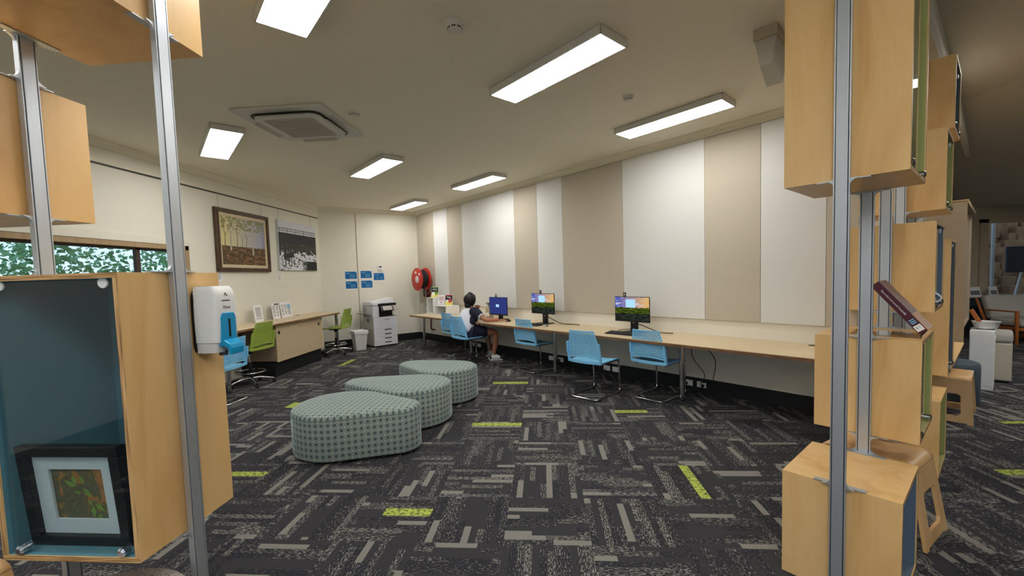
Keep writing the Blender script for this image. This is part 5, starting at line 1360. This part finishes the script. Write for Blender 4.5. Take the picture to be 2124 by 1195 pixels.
# ------------------------------------------------------------------ bentwood stools and poufs
def bent_stool(lb):
    t = thing('bentwood_stool', lb, 'stool', (0, 0, 0), 0, 'bentwood plywood stools')
    def path(s):                                         # s in [0,1] foot to foot, returns x,z
        return None
    L2, zt, sp = .20, .437, .072
    def leg(c): return (-1, c)
    # centre-line of one half: foot -> knee -> bend -> seat middle
    half = fillet([(L2 + sp, 0, 0), (L2 + .008, 0, zt - .02), (L2 - .02, 0, zt), (0, 0, zt - .006)], .07, 8)
    for nm, part in (('seat', 0), ('leg', 1), ('leg', -1)):
        b = MB()
        if part == 0:
            pts = [p for p in half if p.z > .33]; pts = pts + [Vector((-p.x, 0, p.z)) for p in reversed(pts[:-1])]
            def f(a, c):
                k = a * (len(pts) - 1); i = min(int(k), len(pts) - 2); p = pts[i].lerp(pts[i + 1], k - i); return (p.x, (c - .5) * .33, p.z)
            b.grid(f, len(pts) - 1, 8); b.build('seat', M['stool_ply'], t, smooth=True, solid=.017)
        else:
            zj = pts[0].z; x1 = pts[0].x; x0 = L2 + sp
            def g(y, z):
                f_ = z / zj; return (part * (x0 + (x1 - x0) * f_), y * (1.14 - .14 * f_), z)
            zs = [0.0, .012, .075, .095, .26, .275, zj]
            hw = .165; hy = .092
            cols = [-hw, -hw * .78, -hy, -hy + .02, 0, hy - .02, hy, hw * .78, hw]
            for i in range(len(zs) - 1):
                for j in range(len(cols) - 1):
                    y0, y1 = cols[j], cols[j + 1]
                    inside = 2 <= i <= 4 and y0 >= -hy - 1e-6 and y1 <= hy + 1e-6
                    corner = i in (2, 4) and (j in (2, 5))
                    if i == 0 and abs(y0 + y1) < 2 * hw * .7: continue   # arched foot
                    if inside and not corner: continue
                    if corner:
                        lo = i == 2; left = j == 2
                        pa = {(True, True): [(y0, zs[i]), (y1, zs[i]), (y0, zs[i + 1])], (True, False): [(y0, zs[i]), (y1, zs[i]), (y1, zs[i + 1])],
                              (False, True): [(y0, zs[i]), (y1, zs[i + 1]), (y0, zs[i + 1])], (False, False): [(y1, zs[i]), (y1, zs[i + 1]), (y0, zs[i + 1])]}[(lo, left)]
                        b.add([g(*q) for q in pa], [(0, 1, 2)])
                    else: b.add([g(y0, zs[i]), g(y1, zs[i]), g(y1, zs[i + 1]), g(y0, zs[i + 1])], [(0, 1, 2, 3)])
            b.build('leg', M['stool_ply'], t, solid=.017)
    return t
s1 = bent_stool('bentwood plywood stool behind the low front case on the right'); s1.location = (*UV(-.475, 3.225), 0); s1.rotation_euler = (0, 0, -PI / 4 - .14)
s2 = dup(s1); place(s2, 'bentwood plywood stool farther along, beside the dark round pouf', (*UV(-.33, 5.97), 0), PI / 4)
s3 = dup(s1); place(s3, 'bentwood plywood stool at the bottom left corner under the glass case', (-2.385, 1.30, 0), 0)
def pouf(lb, x, y, r, h, mat, name='pouf'):
    t = thing(name, lb, 'pouf', (x, y, 0)); b = MB()
    b.lathe([(r * .97, .02), (r, .04), (r, h - .05), (r * .985, h - .025), (r * .95, h - .008)], n=56); b.build('side_cover', mat, t, smooth=True)
    b = MB(); b.lathe([(r * .95, h - .008), (r * .86, h), (r * .5, h + .008), (0, h + .01)], n=56); b.build('seat_top', mat, t, smooth=True)
    b = MB(); b.lathe([(r * .9, 0), (r * .9, .022), (0, .022)], n=40); b.build('plinth', M['black'], t)
    return t
pouf('speckled grey round pouf at the bottom edge under the left case', -1.545, 1.185, .31, .42, M['speckle'])
pouf('dark blue grey round pouf behind the far bentwood stool', *UV(-.38, 6.60), .255, .45, M['pouf_grey'])

# ------------------------------------------------------------------ lobby furniture
t = thing_uv('planter_cabinet', 'white low cabinet beyond the dark round pouf', 'cabinet', -.145, 7.62, 0)
b = MB(); b.box(-.10, .10, -.2, .2, .0, .70); b.build('carcass', M['white'], t, bevel=.006)
b = MB(); b.box(-.095, .095, -.204, -.2, .05, .66); b.build('door', M['white'], t, bevel=.001)
b = MB(); b.box(.1, .106, -.18, .18, .05, .62); b.build('side_board', M['white_metal'], t)
t = thing_uv('planter_bowl', 'white planter bowl on the white lobby cabinet', 'planter', -.12, 7.66, .701)
b = MB(); b.lathe([(.06, 0), (.10, .02), (.118, .09), (.125, .095), (.11, .095), (.095, .03), (0, .03)], n=28); b.build('bowl', M['white'], t, smooth=True)
b = MB(); b.lathe([(.1, .07), (0, .075)], n=20); b.build('soil', M['bark'], t)
t = thing_uv('wooden_panel', 'orange timber board leaning in the white planter bowl', 'board', -.15, 7.66, .735)
b = MB(); T = Matrix.Rotation(-.45, 4, 'Y'); b.box(-.02, .02, -.03, .03, .042, .22, 0, T); b.build('board', M['orange_wood'], t, bevel=.003)
t = thing_uv('tub_chair', 'small tub seat with pale cushion and taupe sides beyond the white cabinet', 'chair', -.02, 8.22, 0)
b = MB(); b.box(-.12, .12, -.22, .22, .02, .50); b.build('base', M['panel_taupe'], t, bevel=.02)
b = MB(); b.box(-.125, .125, -.23, .23, .50, .63); b.build('cushion', M['armchair_fabric'], t, bevel=.04, smooth=True, seg=4)
t = thing('armchair', 'timber framed lounge armchair with pale grey cushions in the lobby', 'armchair', (8.90, 8.55, 0), 0)
b = MB(); T = Matrix.Translation((0, .22, .42)) @ Matrix.Rotation(-.32, 4, 'X'); b.box(-.35, .35, -.07, .07, 0, .46, 0, T); b.build('back_cushion', M['armchair_fabric'], t, bevel=.05, smooth=True, seg=4)
b = MB(); b.box(-.36, .36, -.36, .22, .32, .44); b.build('seat_cushion', M['armchair_fabric'], t, bevel=.045, smooth=True, seg=4)
for s in (-1, 1):
    b = MB(); b.box(s * .42 - .04, s * .42 + .04, -.34, .20, .585, .61); b.build('armrest', M['orange_wood'], t, bevel=.01)
    b = MB(); b.tube([(s * .42, -.34, 0), (s * .415, -.32, .585)], [.022, .03], 10); b.build('leg', M['orange_wood'], t, smooth=True)
    b = MB(); b.tube([(s * .42, .40, 0), (s * .41, .22, .35), (s * .40, .42, .8)], [.022, .03, .02], 10); b.build('leg', M['orange_wood'], t, smooth=True)
    b = MB(); b.box(s * .40 - .02, s * .40 + .02, -.36, .30, .26, .31); b.build('side_rail', M['orange_wood'], t, bevel=.006)
for y in (-.35, .27): b = MB(); b.box(-.38, .38, y - .02, y + .02, .25, .31); b.build('seat_rail', M['orange_wood'], t, bevel=.006)
t = thing('lobby_shelf', 'dark low shelf under the far lobby glazing behind the armchair', 'shelf', (9.7, 9.55, 0))
b = MB(); b.box(-.9, 1.4, -.16, .18, .0, .78); b.build('carcass', M['slate'], t, bevel=.004)
b = MB(); b.box(-.92, 1.42, -.18, .2, .78, .80); b.build('top', M['white_metal'], t, bevel=.003)
for k, (x, w, lb) in enumerate(((9.0, .24, 'photo card standing on the dark lobby shelf, left of the two'), (9.36, .18, 'photo card standing on the dark lobby shelf, right of the two'))):
    t = thing('photo_card', lb, 'photo', (x, 9.5, .801), .1, 'photo cards in the lobby')
    T = Matrix.Rotation(-.25, 4, 'X'); b = MB(); b.box(-w / 2, w / 2, 0, .01, 0, .2, 0, T); b.build('card', M['paper'], t)
    b = MB(); b.box(-w / 2 + .02, w / 2 - .02, -.001, 0, .03, .12, 0, T); b.build('picture', M['ink'], t)
    b = MB(); b.box(-w * .2, w * .2, .02, .08, 0, .01); b.build('stand', M['paper'], t)

# ------------------------------------------------------------------ sky, camera, output look
w = bpy.data.worlds.new('sky'); bpy.context.scene.world = w; w.use_nodes = True
nt = w.node_tree; bg = nt.nodes['Background']
sk = nt.nodes.new('ShaderNodeTexSky'); sk.sky_type = 'HOSEK_WILKIE'; sk.turbidity = 3.0; sk.sun_direction = (-.4, -.3, .85)
nt.links.new(sk.outputs[0], bg.inputs[0]); bg.inputs[1].default_value = 6.0

cam = bpy.data.cameras.new('camera'); co = bpy.data.objects.new('camera', cam); C.objects.link(co)
cam.sensor_fit = 'HORIZONTAL'; cam.sensor_width = 36.0; FPX = 871.07
cam.lens = FPX / 2124 * 36; cam.shift_x = (1062 - 1060.6) / 2124; cam.shift_y = (621.78 - 597.5) / 2124
cam.clip_start = .05; cam.clip_end = 100
yaw, pitch, roll = 0.0790319988, -0.0559954096, 0.0305229064
Rz = Matrix.Rotation(yaw, 3, 'Z'); Rx = Matrix.Rotation(pitch, 3, 'X'); Ry = Matrix.Rotation(roll, 3, 'Y')
Mw = Rz @ Rx @ Ry
r_, f_, u_ = Mw.col[0], Mw.col[1], Mw.col[2]
co.matrix_world = Matrix(((r_.x, u_.x, -f_.x, 0), (r_.y, u_.y, -f_.y, 0), (r_.z, u_.z, -f_.z, 1.518), (0, 0, 0, 1)))
bpy.context.scene.camera = co
vs_ = bpy.context.scene.view_settings
bpy.context.scene.display_settings.display_device = 'sRGB'
vs_.view_transform = 'Standard'; vs_.look = 'None'; vs_.gamma = 1.0; vs_.use_curve_mapping = False
vs_.exposure = 0.14
